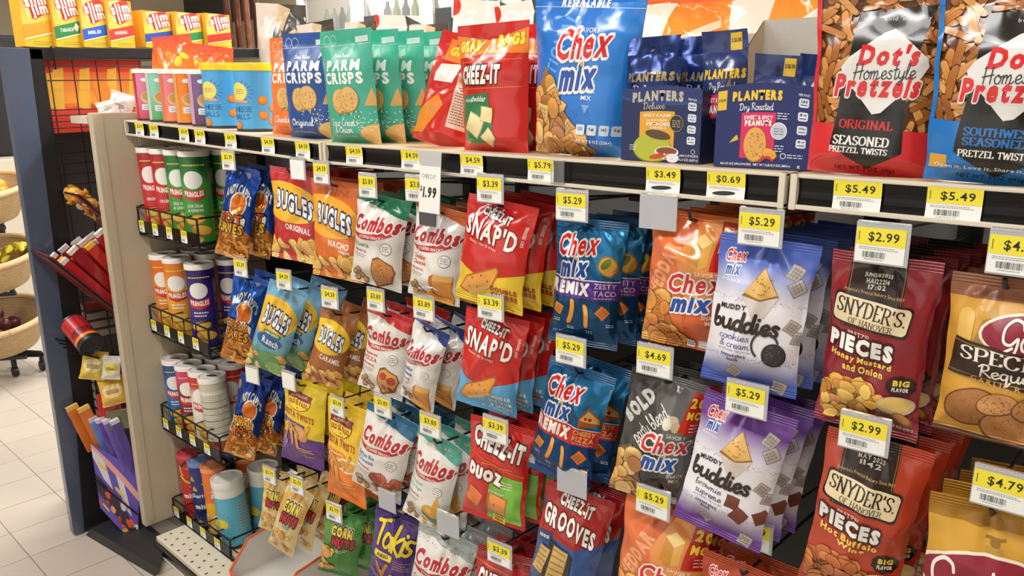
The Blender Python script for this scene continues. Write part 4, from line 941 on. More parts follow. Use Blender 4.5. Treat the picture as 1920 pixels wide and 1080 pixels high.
# ------------------------------------------------------------------ price cards
def price_art(t, cents=True, barcode=True, blank=False, yel='#efe03a', scr=False):
    A = Art(.72, '#f1f2ee')
    if blank: return A
    A.R(0, 0, 100, 50, yel)
    if t: A.T(t, 56, 27, 62, 30, '#23231c', b=.015)
    A.R(5, 12, 2, 26, '#8a7c2c'); A.lines(8, 56, 80, 2, 5, '#8c9099', 1.6, 2)
    if barcode: A.code(16, 69, 46, 18, '#2c2e33', seed=len(t or '')+3)
    if scr: A.E(46, 78, 30, 8, '#2c2e33', a=-4)
    A.lines(20, 91, 40, 1, 4, '#8c9099', 1.6, 5)
    return A
PC = {}
def card_mesh(t, w, h, bow=0., **k):
    key = (t, w, h, bow, tuple(k.items()))
    if key not in PC:
        A = price_art(t, **k)
        f = lambda u, v, off: np.stack([(u-.5)*w, -off - .0 - bow*(1-(2*v-1)**2)*-1, (.5-v)*h], 1)
        PC[key] = art_mesh('price_card', A, f, w, h, PAPER, base=.0003, step=.0001, grid=(3, 18 if bow else 3), L=.004 if bow else .03)
    return PC[key]
def shelf_card(px, py, t, where, w=.052, **k):
    x = on(1, -.004, px, py)[0]
    o = bpy.data.objects.new('price_card', card_mesh(t, w, .0335, .0014, **k)); link(o)
    o.location = (x, -.0062, shelf_z(x)-.0205)
    tag(o, 'yellow and white price card '+where, 'price tag', 'price cards in the shelf channel')
for px, py, t, w, k in (
    (262, 238, '$3.19', 'in the shelf channel, first card at the far left end', {}), (289, 241, '$3.19', 'in the shelf channel under the green snack canister', {}),
    (345, 247, '$3.19', 'in the shelf channel under the orange canister', {}), (375, 251, '$3.19', 'in the shelf channel under the purple canister', {}),
    (433, 261, '$4.59', 'in the shelf channel under the left blue cheese ball canister', {}), (503, 269, '$4.59', 'in the shelf channel under the right blue cheese ball canister', {}),
    (568, 277, '$4.59', 'reading $4.59 under the navy cracker pouch', {}), (665, 290, '$4.59', 'reading $4.59 under the front mint cracker pouch', {}),
    (771, 297, '$4.59', 'reading $4.59 left of the hanging white $1.99 sign', {}), (885, 305, '$4.59', 'reading $4.59 under the upright red grab bag pouch', {}),
    (1015, 316, '$5.79', 'reading $5.79 under the large bright blue snack mix bag', {}), (1244, 331, '$3.49', 'reading $3.49 with a scribble under the pistachio carton', dict(barcode=False, scr=True)),
    (1362, 339, '$0.69', 'reading $0.69 with a scribble under the peanut carton', dict(barcode=False, scr=True)), (1608, 360, '$5.49', 'reading $5.49 under the red pretzel pouch', {}),
    (1790, 373, '$5.49', 'reading $5.49 under the blue pretzel pouch', {})):
    shelf_card(px, py, t, w, **k)
# small clear clip beside the $5.79 card, on the channel
o = MB().box((-.012, -.002, -.017), (.012, 0, .017)).build('label_clip', CLEAR); o.location = (on(1, -.01, 1045, 318)[0], -.008, SHZ-.02); tag(o, 'small clear plastic clip beside the $5.79 card on the shelf channel', 'label clip')
# hanging $1.99 sign
def sign199():
    x = on(1, -.03, 806, 345)[0]; t = empty('shelf_sign', (x, -.028, SHZ-.003)); tag(t, 'white hanging sign reading CHEEZ-IT $1.99 on the shelf edge', 'sign')
    A = Art(1.7, '#f0eee8'); A.T('CHEEZ-IT', 44, 22, 66, 9, '#6d6d6a', b=.0, sk=.06); A.T('1.99', 50, 56, 66, 24, '#1d1d1d', b=.05, sh=.12); A.T('$', 9, 49, 10, 13, '#1d1d1d', b=.02)
    me = art_mesh('sign_card', A, lambda u, v, off: np.stack([(u-.5)*.052, -.006*v-off, -.022-v*.078], 1), .052, .085, PAPER, base=.0001, step=.0001, grid=(3, 5), L=.02)
    link(bpy.data.objects.new('sign_card', me), t)
    MB().add([(-.03, -.001, .002), (.03, -.001, .002), (.026, .0006, -.022), (-.026, .0006, -.022), (-.026, -.0052, -.124), (.026, -.0052, -.124)], [(0, 1, 2, 3), (3, 2, 5, 4)]).build('sign_clip', FROST, t)
    MB().box((-.024, -.0075, -.122), (.016, -.0062, -.100), '#4b4d52').build('sign_foot', PAPER, t)
sign199()
# ------------------------------------------------------------------ hanging bags on peg hooks
# key: pose (x, z of the top centre at y = .012, yaw, pitch, roll, width, height), design, film, bulge, copies behind, spacing, description, hook word
BAGS = {
'hot_fries': ((-1.669, 1.169, 29.5, -2.6, 12.6, .088, .218), D_hot, FOIL, .018, 2, .05, 'blue foil hot fries bag with orange fries at its foot', 'top'),
'bugles_orig': ((-1.455, 1.177, 17., .2, 4., .142, .201), D_borig, GLOSS, .018, 3, .042, 'red corn cone snack bag with a yellow oval', 'top'),
'bugles_nacho': ((-1.305, 1.162, 15., -.6, 3., .134, .201), D_bnach, GLOSS, .018, 3, .042, 'orange nacho corn cone snack bag', 'top'),
'combos_pizzeria': ((-1.158, 1.144, 17.3, -1.3, 8.6, .119, .177), D_cpizz, GLOSS, .02, 3, .045, 'white stuffed pretzel bag with a green header', 'top'),
'combos_cheddar': ((-.995, 1.138, 13.4, -3.7, 7., .112, .168), D_cched, GLOSS, .02, 3, .045, 'white cheddar stuffed pretzel bag with an orange header', 'top'),
'snapd_double': ((-.852, 1.163, 12., -5., 7.2, .134, .178), D_snd, GLOSS, .018, 3, .038, 'red thin cracker bag with a yellow foot', 'top'),
'remix_taco': ((-.674, 1.151, 20., -1.9, 3.2, .110, .194), D_rt, FOIL, .018, 3, .042, 'navy snack mix bag with a purple band', 'top'),
'chex_cheddar': ((-.505, 1.177, 12., 1., 3.3, .118, .188), D_chd, GLOSS, .02, 5, .04, 'orange cheddar snack mix bag half behind the blue-white one', 'top'),
'buddies_cookie': ((-.401, 1.155, 13., -3., 4., .122, .196), D_bc, MATTE, .021, 6, .042, 'blue and white cookies and cream bag', 'top'),
'snyder_honey': ((-.265, 1.152, 5.7, 1.5, 1.3, .116, .214), D_sh, GLOSS, .02, 5, .042, 'maroon honey mustard pretzel piece bag', 'top'),
'gardetto_special': ((-.146, 1.145, -1., -.5, -.6, .104, .178), D_gs, MATTE, .022, 4, .045, 'gold rye chip bag with a dark brown banner', 'top'),
'cheddar_fries': ((-1.675, .911, 31.4, -2., 14.2, .092, .225), D_cfry, FOIL, .018, 1, .05, 'blue foil cheddar fries bag', 'second'),
'bugles_ranch': ((-1.510, .913, 34., -1.3, 21., .096, .215), D_branch, GLOSS, .018, 2, .05, 'pale blue ranch corn cone bag swinging left', 'second'),
'bugles_caramel': ((-1.320, .892, 33.1, -.7, 18.2, .084, .175), D_bcar, GLOSS, .018, 2, .048, 'brown caramel corn cone bag', 'second'),
'combos_pepperoni': ((-1.155, .921, 16.8, -1.4, 10.5, .108, .177), D_cpep, GLOSS, .02, 2, .045, 'white pepperoni pizza stuffed pretzel bag with a red header', 'second'),
'combos_crackerched': ((-1.035, .915, 6.9, -1.2, 14.9, .088, .169), D_ccrk, GLOSS, .022, 2, .045, 'white stuffed cracker bag with a dark blue header', 'second'),
'snapd_sour': ((-.866, .971, 19., -2., 7.5, .118, .176), D_sns, GLOSS, .018, 2, .038, 'red thin cracker bag with a sky blue foot', 'second'),
'remix_pizza': ((-.686, .919, 14.1, -3.5, 10.5, .113, .199), D_rp, FOIL, .019, 1, .042, 'navy snack mix bag with a red band', 'second'),
'chex_bold': ((-.531, .944, 22., 2., 8.9, .110, .202), D_bold, GLOSS, .02, 2, .042, 'charcoal grey bold snack mix bag', 'second'),
'buddies_brownie': ((-.411, .933, 10., -5., 9., .124, .195), D_bb, MATTE, .021, 2, .042, 'purple and white brownie snack bag', 'second'),
'snyder_buffalo': ((-.248, .935, 13., 3., 5.2, .116, .225), D_sb, GLOSS, .02, 3, .042, 'brick red hot buffalo wing pretzel piece bag', 'second'),
'gardetto_lower': ((-.126, .897, 12., 2.9, .1, .124, .215), D_gl, MATTE, .022, 3, .045, 'gold snack bag with a big red oval', 'second'),
'onion_rings': ((-1.698, .651, 36., -1.8, 16., .083, .226), D_onion, FOIL, .018, 2, .05, 'blue foil onion ring bag', 'third'),
'twist_cinn': ((-1.477, .694, 16., -2.7, 5., .128, .208), D_tc, GLOSS, .015, 2, .042, 'yellow and purple cinnamon twist bag', 'third'),
'twist_queso': ((-1.318, .684, 4.7, -3., 1.5, .128, .228), D_tq, GLOSS, .015, 2, .042, 'yellow and orange cheese twist bag', 'third'),
'combos_buffalo': ((-1.157, .708, 19.2, -.1, 16., .122, .197), D_cbuf, GLOSS, .02, 2, .045, 'white buffalo stuffed pretzel bag with a blue header', 'third'),
'combos_layer': ((-1.017, .698, 10.4, -2.5, 13.5, .107, .198), D_clay, GLOSS, .02, 2, .045, 'white dip flavoured stuffed snack bag with a teal header', 'third'),
'duoz': ((-.856, .777, 17.9, -3.4, 5., .124, .192), D_duoz, GLOSS, .018, 2, .038, 'red and green two cheese cracker bag', 'third'),
'grooves': ((-.684, .709, 20., -.4, 10.1, .118, .211), D_gro, GLOSS, .02, 1, .042, 'blue ridged cracker bag with a dark red top', 'third'),
'chex_cheddar2': ((-.523, .739, 11.6, .9, 5.4, .136, .212), D_chd, GLOSS, .02, 2, .042, 'orange cheddar snack mix bag at the photo bottom edge', 'third'),
'buddies_peanut': ((-.398, .700, 10., 0., 5., .122, .2), D_bp, MATTE, .02, 1, .042, 'rust brown snack bag peeking out below the purple bag', 'third'),
'cornnuts_o1': ((-1.647, .389, 26.5, -.6, 11.1, .066, .154), D_cno, GLOSS, .013, 2, .045, 'tan corn nut bag upright behind the tilted one', 'bottom'),
'cornnuts_o2': ((-1.525, .409, 22.6, -2.7, 21.9, .077, .196), D_cnr, GLOSS, .013, 4, .045, 'tan corn nut bag hanging tilted over the white tray', 'bottom'),
'cornnuts_green': ((-1.345, .412, 36., -.1, 11.1, .094, .165), D_cng, GLOSS, .014, 2, .045, 'green corn nut bag', 'bottom'),
'takis': ((-1.155, .486, 18.7, -.7, 10.1, .11, .187), D_tak, GLOSS, .018, 2, .045, 'purple rolled chip bag with yellow lettering', 'bottom'),
'combos_bottom': ((-1.003, .5, 20.2, -1.2, 10.7, .13, .197), D_cbot, GLOSS, .02, 2, .045, 'white stuffed pretzel bag with a speckled grey header', 'bottom'),
'cheezit_bottom': ((-.851, .525, 21.2, -1.7, 5., .112, .199), D_czb, GLOSS, .018, 2, .045, 'red cheese cracker bag cut by the photo bottom edge', 'bottom'),
}
KIND = {'snapd': 'cracker_bag', 'duoz': 'cracker_bag', 'grooves': 'cracker_bag', 'cheezit': 'cracker_bag', 'combos': 'pretzel_bag', 'snyder': 'pretzel_bag', 'gardetto': 'rye_chip_bag', 'cornnuts': 'corn_nut_bag'}
# price tags: centre pixel, text ('' = blank, None = clear empty holder), hook of
TAGS = [(427, 302, '$2.39', 'hot_fries'), (601, 325, '$4.59', 'bugles_nacho'), (688, 350, '$3.89', 'combos_pizzeria'), (779, 356, '$3.89', 'combos_cheddar'), (917, 356, '$3.39', 'snapd_double'), (1070, 388, '$5.29', 'remix_taco'),
        (1231, 401, None, 'chex_cheddar'), (1423, 430, '$5.29', 'buddies_cookie'), (1650, 461, '$2.99', 'snyder_honey'), (1908, 480, '$4.79', 'gardetto_special'),
        (450, 503, '$2.39', 'cheddar_fries'), (531, 526, '$4.59', 'bugles_ranch'), (617, 560, '$4.59', 'bugles_caramel'), (703, 564, '$3.89', 'combos_pepperoni'), (793, 579, '$3.89', 'combos_crackerched'), (918, 577, '$3.39', 'snapd_sour'),
        (1068, 660, '$5.29', 'remix_pizza'), (1225, 679, '$4.69', 'chex_bold'), (1397, 751, '$5.29', 'buddies_brownie'), (1617, 816, '$2.99', 'snyder_buffalo'), (1876, 922, '$4.79', 'gardetto_lower'),
        (540, 715, '', 'twist_cinn'), (631, 763, '$3.19', 'twist_queso'), (716, 763, '$3.89', 'combos_buffalo'), (805, 799, '$3.89', 'combos_layer'), (927, 808, '$3.39', 'duoz'), (1070, 905, None, 'grooves'), (1222, 944, '$5.29', 'chex_cheddar2'), (1378, 1032, '$5.29', 'buddies_peanut'),
        (504, 892, '$2.79', 'cornnuts_o1'), (556, 911, '$2.79', 'cornnuts_o2'), (625, 962, '$2.79', 'cornnuts_green'), (724, 940, None, 'takis'), (935, 1040, '$3.39', 'cheezit_bottom'), (838, 985, None, 'combos_bottom'), (472, 704, '', 'onion_rings'), (557, 318, '', 'bugles_orig')]
TAGOF = {k: (px, py, t) for px, py, t, k in TAGS}
BAGOBJ = {}
for n, (key, (ps, dsg, film, T, nb, sp, desc, row)) in enumerate(BAGS.items()):
    x, z, yaw, pit, rol, W, H = ps
    nm = KIND.get(key.split('_')[0], 'snack_bag')
    root = make_bag(nm, dsg(H/W), W, H, T, seed=n*7+3, material=film, rumple=2.4 if film is FOIL and 'fries' in key or key == 'onion_rings' else 1.5, backcol='#9a9894' if film is FOIL else None)
    pose(root, (x, .012, z), yaw, pit, rol); tag(root, desc+', in front', 'snack bag', 'hanging snack bags')
    BAGOBJ[key] = root; rg = random.Random(n)
    for k in range(nb):
        c = dup(root, None, desc+', '+['second', 'third', 'fourth', 'fifth', 'sixth', 'seventh'][k]+' in its row')
        dy = sp*(k+1)
        pose(c, (x+.10*dy+rg.uniform(-.003, .003), .012+dy, z-.05*dy+rg.uniform(-.003, .003)), yaw*(.8 if yaw > 15 else 1), pit, rol*.9)
    # the peg hook
    hx = x; tx, ty, tt = TAGOF.get(key, (None, None, ''))
    zr = z-.011; hk = empty('peg_hook', (hx, .40, zr-.018)); tag(hk, 'peg hook of the '+desc, 'hook', 'peg hooks')
    MB().tube([(0, 0, 0), (0, -.385, .018), (0, -.402, .022), (0, -.408, .032)], .0024, 8).build('rod', STEEL, hk, smooth=True)
    MB().box((-.017, -.006, -.012), (.017, .003, .036)).build('back_plate', STEEL, hk, bevel=.002)
    tp = on(1, -.016, tx, ty) if tx else np.array([x, -.016, z+.02])
    if tp[1] and True:
        rx, rz = tp[0]-hx, tp[2]-zr+.018
        MB().tube([(0, 0, .03), (0.3*rx, -.15, .03+.35*(rz-.012)), (rx, -.405, rz+.014)], .0018, 8, '#3c3e42').build('scan_arm', STEEL, hk, smooth=True)
    if key == 'buddies_peanut': tp[1] += .05
    tg = empty('price_tag', tp, (0, 0, math.radians(yaw*.25))); w_, h_ = (.051, .0385) if x > -1.1 else (.045, .038)
    what = {None: 'empty tag holder', '': 'blank tag'}.get(tt, ((tt or '')+' ' if x > -1.1 else '')+'price tag')
    tag(tg, what+' above the '+desc, 'price tag', 'price tags on the hooks')
    MB().box((-w_/2-.001, .0004, -h_/2-.002), (w_/2+.004, .0018, h_/2+.006)).build('tag_holder', FROST, tg, bevel=.0005)
    MB().tube([(-w_/2, .003, h_/2+.004), (w_/2+.003, .003, h_/2+.004)], .003, 8).build('tag_clip', CLEAR, tg, smooth=True)
    if tt is not None:
        c = link(bpy.data.objects.new('price_card', card_mesh(tt, w_, h_, 0., blank=(tt == ''))), tg)
# ------------------------------------------------------------------ goods standing on the upper shelf
def make_pouch(name, art, W, H, T=.022, seed=1, material=None, taper=0., head=.12, headname='zip_header', rumple=.7, backcol=None, Tb=.012, fillb=.10, sealt=.1):
    material = material or MATTE; objs = []
    def wrap(back):
        b = bag_map(W, H, T, seed, sealt, .012, Tb=Tb, rumple=rumple, flare=.02, fillb=fillb, back=back)
        def f(u, v, off):
            P = b(u, v, off); P[:, 0] *= 1-taper*v; P[:, 2] += H; return P
        return f
    fr, bk = wrap(False), wrap(True)
    for part, a, e, nv in ((name, head*100, 100, 40), (headname, 0, head*100, 8)):
        u, v = np.meshgrid(np.linspace(0, 1, 12), np.linspace(a/100, e/100, 16 if nv > 10 else 4)); nu, nr = 12, u.shape[0]
        BV = bk(u.ravel(), v.ravel(), np.zeros(u.size)-.0004); i = np.arange(nu-1)[None, :]+nu*np.arange(nr-1)[:, None]
        q = np.stack([i, i+1, i+nu+1, i+nu], -1).reshape(-1, 4)
        objs.append(bpy.data.objects.new(part, art_mesh(part, art, fr, W, H, material, y0=a, y1=e, grid=(28, nv), extra=[(BV, [tuple(k) for k in q], backcol or art.bg)], L=.0065)))
    root = link(objs[0]); link(objs[1], root); return root
def D_parm(a, bg, f1, f2, star=False):
    A = Art(a, bg); A.S([(0, 14), (100, 13)], .4, '#d9e6e0', sm=False)
    A.O(14, 9, 7, '#c9d8dc').O(14, 9, 6.2, bg); A.O(28, 9, 7, '#c9d8dc').O(28, 9, 6.2, bg); A.R(70, 6.5, 24, 5, '#cfe0dc', a=-2)
    if star: A.P([(88, 6), (92, 12), (100, 12), (94, 17), (96, 25), (88, 19), (80, 25), (84, 16)], '#e9eef0')
    A.pen('Oven Baked', 50, 22, 32, 3.4, '#eef2ee', wt=.14, font='scr')
    A.T('PARM', 52, 30.5, 64, 9.5, '#f3f5f0', b=.06); A.T('CRISPS', 52, 41.5, 72, 10.5, '#f3f5f0', b=.06)
    for x, y in ((45, 62), (62, 60)):
        A.E(x, y, 17, 11.5, '#b98a4c', a=8).E(x, y-.5, 15.8, 10.6, '#e0b56f', a=8); rg = random.Random(int(x)); A.n += 1
        for k in range(40):
            t, q = rg.uniform(0, 6.28), rg.random()**.5*.85; A.O(x+15*q*math.cos(t), y+10*q*math.sin(t), .9, '#c98f4a', keep=True)
    rg = random.Random(4); A.n += 1
    for k in range(30): A.O(40+rg.random()*42, 70+rg.random()*6, .9, '#efe3c2' if k % 2 else '#4a7a3c', keep=True)
    A.E(98, 92, 24, 10, '#c99552').E(98, 91.5, 22.5, 9, '#e3b873'); A.P([(0, 72), (9, 74), (8, 92), (0, 92)], '#dba75e'); A.P([(86, 66), (96, 50), (102, 66)], '#d9a860')
    A.n += 1
    for k in range(40): A.O(66+rg.random()*34, 80+rg.gauss(0, 3), .7, '#f3efe2', keep=True)
    A.pen(f1, 46, 83 if not f2 else 80, 48, 6.5, '#f0f3ee', wt=.11, font='scr')
    if f2: A.pen(f2, 46, 86.5, 34, 6, '#f0f3ee', wt=.11, font='scr')
    A.T('NET WT 1.75 OZ (50g)', 44, 93, 42, 2.2, '#dfe8e6', b=.01); return A
def D_grab(a):
    A = Art(a, '#c8231f'); A.P([(0, 8), (50, 13), (100, 5), (100, 24), (50, 23), (0, 26)], '#e8812a')
    A.T('GRAB', 20, 16.5, 32, 9, '#f0d83a', b=.09, ol='#b8881c', olw=.08, sk=-.02); A.T('BAGS', 78, 13.5, 36, 9.5, '#f0d83a', b=.09, ol='#b8881c', olw=.08, sk=-.06); A.T('NOT FOR RESALE', 52, 21.8, 34, 2.6, '#f0d83a', b=.03, sk=-.02)
    A.S([(6, 29), (94, 28)], .7, '#e8812a', sm=False); A.S([(6, 50), (94, 49)], .7, '#e8812a', sm=False); cheezit(A, 39, 15, 62, 40, 0)
    A.P([(10, 55), (54, 53), (60, 92), (14, 94)], '#2c7a4c'); A.T('white', 20, 58.6, 14, 3.4, '#cfe6d4', b=.0); A.T('cheddar', 38, 57.6, 26, 4.4, '#f0f4ee', b=.02)
    rg = random.Random(2)
    for x, y, r, t in ((30, 78, 15, 30), (50, 70, 11, 10), (52, 88, 11, 50)): A.n += 1; A.piece('sq', x, y, r, '#e6d29a', rg, a=t, edge=.6)
    return A
def D_nutri(a):
    A = Art(a, '#c8231f'); A.R(20, 6, 70, 20, '#e8812a'); A.T('GRAB', 50, 16, 50, 9, '#f0d83a', b=.09); A.P([(20, 30), (56, 26), (50, 44), (16, 46)], '#f0e8e0')
    A.R(58, 34, 38, 48, '#e3c9b0'); A.code(60, 36, 34, 6, '#6a4a3c'); A.lines(61, 46, 33, 14, 2.4, '#7a5a48', .9, 2); A.P([(0, 74), (30, 56), (44, 64), (20, 92), (0, 94)], '#e08a2c'); return A
def D_trad(a):
    A = Art(a, '#2176d2'); A.P([(64, 14), (100, 10), (100, 100), (84, 100), (60, 62)], '#2f84de'); A.S([(0, 15), (100, 15)], .5, '#cfe0f2', sm=False)
    A.T('RESEALABLE', 48, 12.5, 44, 5, '#f2f5f8', b=.07, sh=.2); A.T('TEAR HERE', 90, 9, 14, 2, '#e6edf4', b=.02)
    A.T('TRADITIONAL', 24, 50, 96, 9, '#6aa5e6', b=.05, a=-70)
    A.T('SAVORY', 58, 27.5, 20, 3, '#eef3f6', b=.01); chexmix(A, 55, 44, 50, 35); A.T('SNACK', 62, 61, 17, 2.6, '#eef3f6', b=.01); A.T('MIX', 62, 65, 10, 2.6, '#eef3f6', b=.01); A.P([(58, 69), (66, 69), (62, 74)], '#7ab0ea')
    A.M(['sq', 'nug', 'o'], (0, 48, 72, 98), 40, 9, ['#d9a55c', '#c98d44', '#e6bd7c', '#a86c3a'], seed=6, back='#a5713c', poly=[(2, 70), (16, 48), (30, 66), (72, 95), (72, 98), (0, 98)])
    for k in range(4): A.R(56+k*11, 80, 9, 6, '#d5e2f0', r=1.5); A.T(['120', '1g', '140', '2g'][k], 60.5+k*11, 82.5, 5, 2, '#28415e', b=.02, )
    A.T('NET WT 8 OZ (226g)', 73, 90, 36, 2.6, '#eef2f6', b=.03); A.O(62, 94.5, 2, '#d5e2f0'); return A
def D_nutpack(a, gold, sub, c2):
    A = Art(a, '#22356e'); A.E(50, 14, 4, 3.2, '#101a3c')
    for k in range(9): A.R(0, 22+k*1.5, 100, .3, '#3c529a', keep=k > 0)
    A.T('PLANTERS', 52, 46, 92, 11, gold, b=.09, sh=.1); A.pen(sub, 50, 59, 60, 8, '#e6e6ea', wt=.1, font='scr')
    if c2: A.R(8, 68, 64, 26, c2); A.T('SWEET & SPICY', 40, 74, 56, 5, '#f4ece8', b=.05); A.T('PEANUTS', 40, 84, 56, 9, '#f4ece8', b=.08); A.R(62, 3, 26, 18, '#e2bb35'); A.T('2/$1.00', 75, 11, 22, 5, '#22243a', b=.03)
    return A
TOPS = {}
def put(o, loc, yaw, pit, rol, label, cat, group=None): pose(o, loc, yaw, pit, rol); tag(o, label, cat, group or 'goods on the upper shelf'); return o
def more(o, base, steps, yaw, pit, rol, labels):
    for (dx, dy), l in zip(steps, labels):
        c = dup(o, None, l); pose(c, (base[0]+dx, base[1]+dy, base[2]), yaw, pit, rol)
p = make_pouch('cracker_pouch', D_parm(1.4, '#ef7a34', 'Cheddar', None), .14, .205, seed=51)
put(p, (-1.513, .052, shelf_z(-1.5)), 9, -2, 1, 'orange cheese crisp pouch left of the navy pouch on the upper shelf', 'snack pouch')
p = make_pouch('cracker_pouch', D_parm(1.42, '#28529a', 'Original', None, True), .142, .21, seed=52)
put(p, (-1.412, .036, shelf_z(-1.41)), 9, 2, .5, 'navy blue cheese crisp pouch with a white star', 'snack pouch')
p = make_pouch('cracker_pouch', D_parm(1.47, '#43ad93', 'Sour Cream', '& Onion'), .142, .21, seed=53)
put(p, (-1.256, .026, SHZ), 5.5, 4, -.7, 'front mint green cheese crisp pouch on the upper shelf', 'snack pouch')
more(p, (-1.256, .026, SHZ), [(.012, .05), (.026, .10), (.035, .15), (.10, .20)], 5.5, 4, 0, ['second mint green pouch in the row behind the front mint pouch', 'third mint green pouch in the row behind the front mint pouch', 'fourth mint green pouch in the row, only its edge showing', 'rearmost mint green pouch beside the leaning red pouch'])
p = make_pouch('cracker_pouch', D_grab(1.45), .147, .2, seed=54, material=GLOSS, taper=.08, rumple=1.)
put(p, (-.888, .032, SHZ), 4, 1, -.8, 'upright red grab bag pouch with a green cracker panel', 'snack pouch')
more(p, (-.888, .032, SHZ), [(.03, .06)], 4, 1, -.8, ['red grab bag pouch behind the upright red one, right edge showing'])
p = make_pouch('cracker_pouch', D_nutri(1.6), .115, .2, seed=55, material=GLOSS, taper=.0, rumple=1.5)
put(p, (-1.062, .068, SHZ), 24, -10, 15, 'red pouch leaning sideways with its nutrition panel showing', 'snack pouch')
p = make_pouch('snack_mix_bag', D_trad(1.45), .182, .25, seed=56, material=GLOSS, taper=.2, rumple=1.1, T=.03)
put(p, (-.731, .05, SHZ), 12, 1, 4, 'large bright blue snack mix bag standing on the upper shelf', 'snack bag')
def D_dots(a, c, f, ln, south=False):
    A = Art(a, '#5e3718'); A.M('stick', (-4, -2, 104, 82), 210, 11, ['#b5743a', '#c98a4a', '#a2632e', '#d69a58', '#8e5424'], seed=8, edge=.35)
    y0 = 72 if south else 76
    A.P([(0, y0-4 if south else y0-3), (100, y0-1), (100, 100), (0, 100)], c); A.R(0, 0, 3.2, 100, c); A.R(95.5, 0, 4.5, 100, c)
    A.P([(28, 16), (74, 12), (66, 50), (72, 86), (48, 96), (18, 84)], '#15120f'); A.T("bold 'n savory", 58, 19, 28, 2.6, '#d9d2c6', b=.0, a=-3, sp=1.4)
    A.P([(46, 26), (52, 24), (76, 38), (78, 42), (74, 48), (52, 66), (46, 67), (42, 64), (22, 48), (20, 44), (24, 39)], '#e4e2df')
    A.T("Dot's", 51, 37, 40, 11, '#d8282c', b=.06, sh=.15, sk=-.02); A.T('Pretzels', 46, 52.5, 58, 12, '#d8282c', b=.06, sh=.15, sk=-.03, ol='#e4e2df', olw=.1); A.pen('Homestyle', 50, 45, 42, 8, '#2a2623', wt=.075, font='scr', sk=-.05)
    if south: A.pen('SOUTHWEST', 45, 73, 44, 4, c, wt=.2); A.pen('SEASONED', 43, 78, 40, 4, c, wt=.2); A.pen('PRETZEL TWISTS', 44, 84, 46, 3.4, '#efece6', wt=.2); A.R(2, 86, 12, 7, '#d9a03a'); A.T("Open it. Love it. Share it. Repeat.", 46, 91.5, 80, 2.6, '#e8eef4', b=.02)
    else: A.pen('ORIGINAL', 43, 72.5, 40, 4.4, '#c8282a', wt=.2); A.pen('SEASONED', 41, 81, 42, 4.6, '#efece6', wt=.2); A.pen('PRETZEL TWISTS', 40, 86, 44, 3, '#efece6', wt=.2)
    A.T(ln, 46, 96.5, 46, 3, '#2c1414', b=.0); return A
p = make_pouch('pretzel_pouch', D_dots(1.45, '#d63238', 0, 'NET WT. 5 OZ. (141g)'), .168, .208, seed=57, material=GLOSS, taper=.2, rumple=1.1, T=.026)
put(p, (-.299, .03, SHZ), 12, 1, 3.4, 'red bordered pretzel pouch with a white diamond, left of the blue one', 'snack pouch')
p = make_pouch('pretzel_pouch', D_dots(1.45, '#1f78c8', 0, 'NET WT. 5 OZ. (142g)', True), .162, .196, seed=58, material=GLOSS, taper=.18, rumple=1.1, T=.026)
put(p, (-.172, .022, SHZ), 12, 1, 3., 'blue bottomed southwest pretzel pouch at the right edge of the photo', 'snack pouch')
# display cartons of nut packs
def facts(A, x, ys, vals, c='#dfe3ec'):
    for y, v in zip(ys, vals): A.R(x-5, y-5, 10, 10.5, c, r=2); A.T(v, x, y-1.5, 7, 3.6, '#22305a', b=.03); A.R(x-3.5, y+2, 7, .9, '#22305a')
def D_box1(a):
    A = Art(a, '#1d2b57'); A.E(56, 1, 62, 24, '#33467e', n=40).E(56, -2, 62, 22, '#24356c', n=40); A.T('PLANTERS', 46, 13, 64, 14, '#b9b3a2', b=.08); A.pen('Deluxe', 42, 25.5, 28, 9, '#c9c4b4', wt=.08, font='scr')
    A.R(24, 33, 44, 62, '#e0a22e'); A.T('SPICY CAJUN', 46, 39, 34, 5, '#f4efe2', b=.06); A.T('FLAVORED', 46, 45, 26, 3, '#f4efe2', b=.03); A.T('PISTACHIO', 48, 50, 30, 5, '#f4efe2', b=.06); A.T('KERNELS', 48, 55, 20, 3, '#f4efe2', b=.03)
    A.E(41, 82, 25, 20, '#7c8a28').E(41, 81, 24, 19, '#b3b83c').E(48, 64, 16, 6, '#5a4630', a=8); A.E(60, 86, 15, 7, '#efe9df').E(60, 85, 13, 5, '#8a4a28'); A.E(50, 92, 12, 3, '#c8402c', a=-10); A.E(68, 94, 8, 6, '#e6e4ea')
    A.O(71, 48, 8.5, '#b49a5c').O(71, 48, 7.8, '#2a2c3a'); A.lines(66, 44, 10, 4, 2.6, '#c8b27a', .9, 3)
    A.T('PER PACK', 89, 15, 10, 3, '#dfe3ec', b=.02); facts(A, 89, (24, 39, 54, 69), ('160', '1.5g', '115mg', '1g')); A.O(92, 84, 2.6, '#c9d0dc').O(92, 84, 2, '#1d2b57')
    A.T('10-2.25 OZ (64g) PACKS', 78, 90, 42, 4, '#e8eaee', b=.03); A.T('NET WT 1 LB 6.5 OZ (637g)', 77, 95.5, 44, 4, '#e8eaee', b=.03); A.lines(12, 78, 9, 3, 3, '#dfe3ec', .9, 2); return A
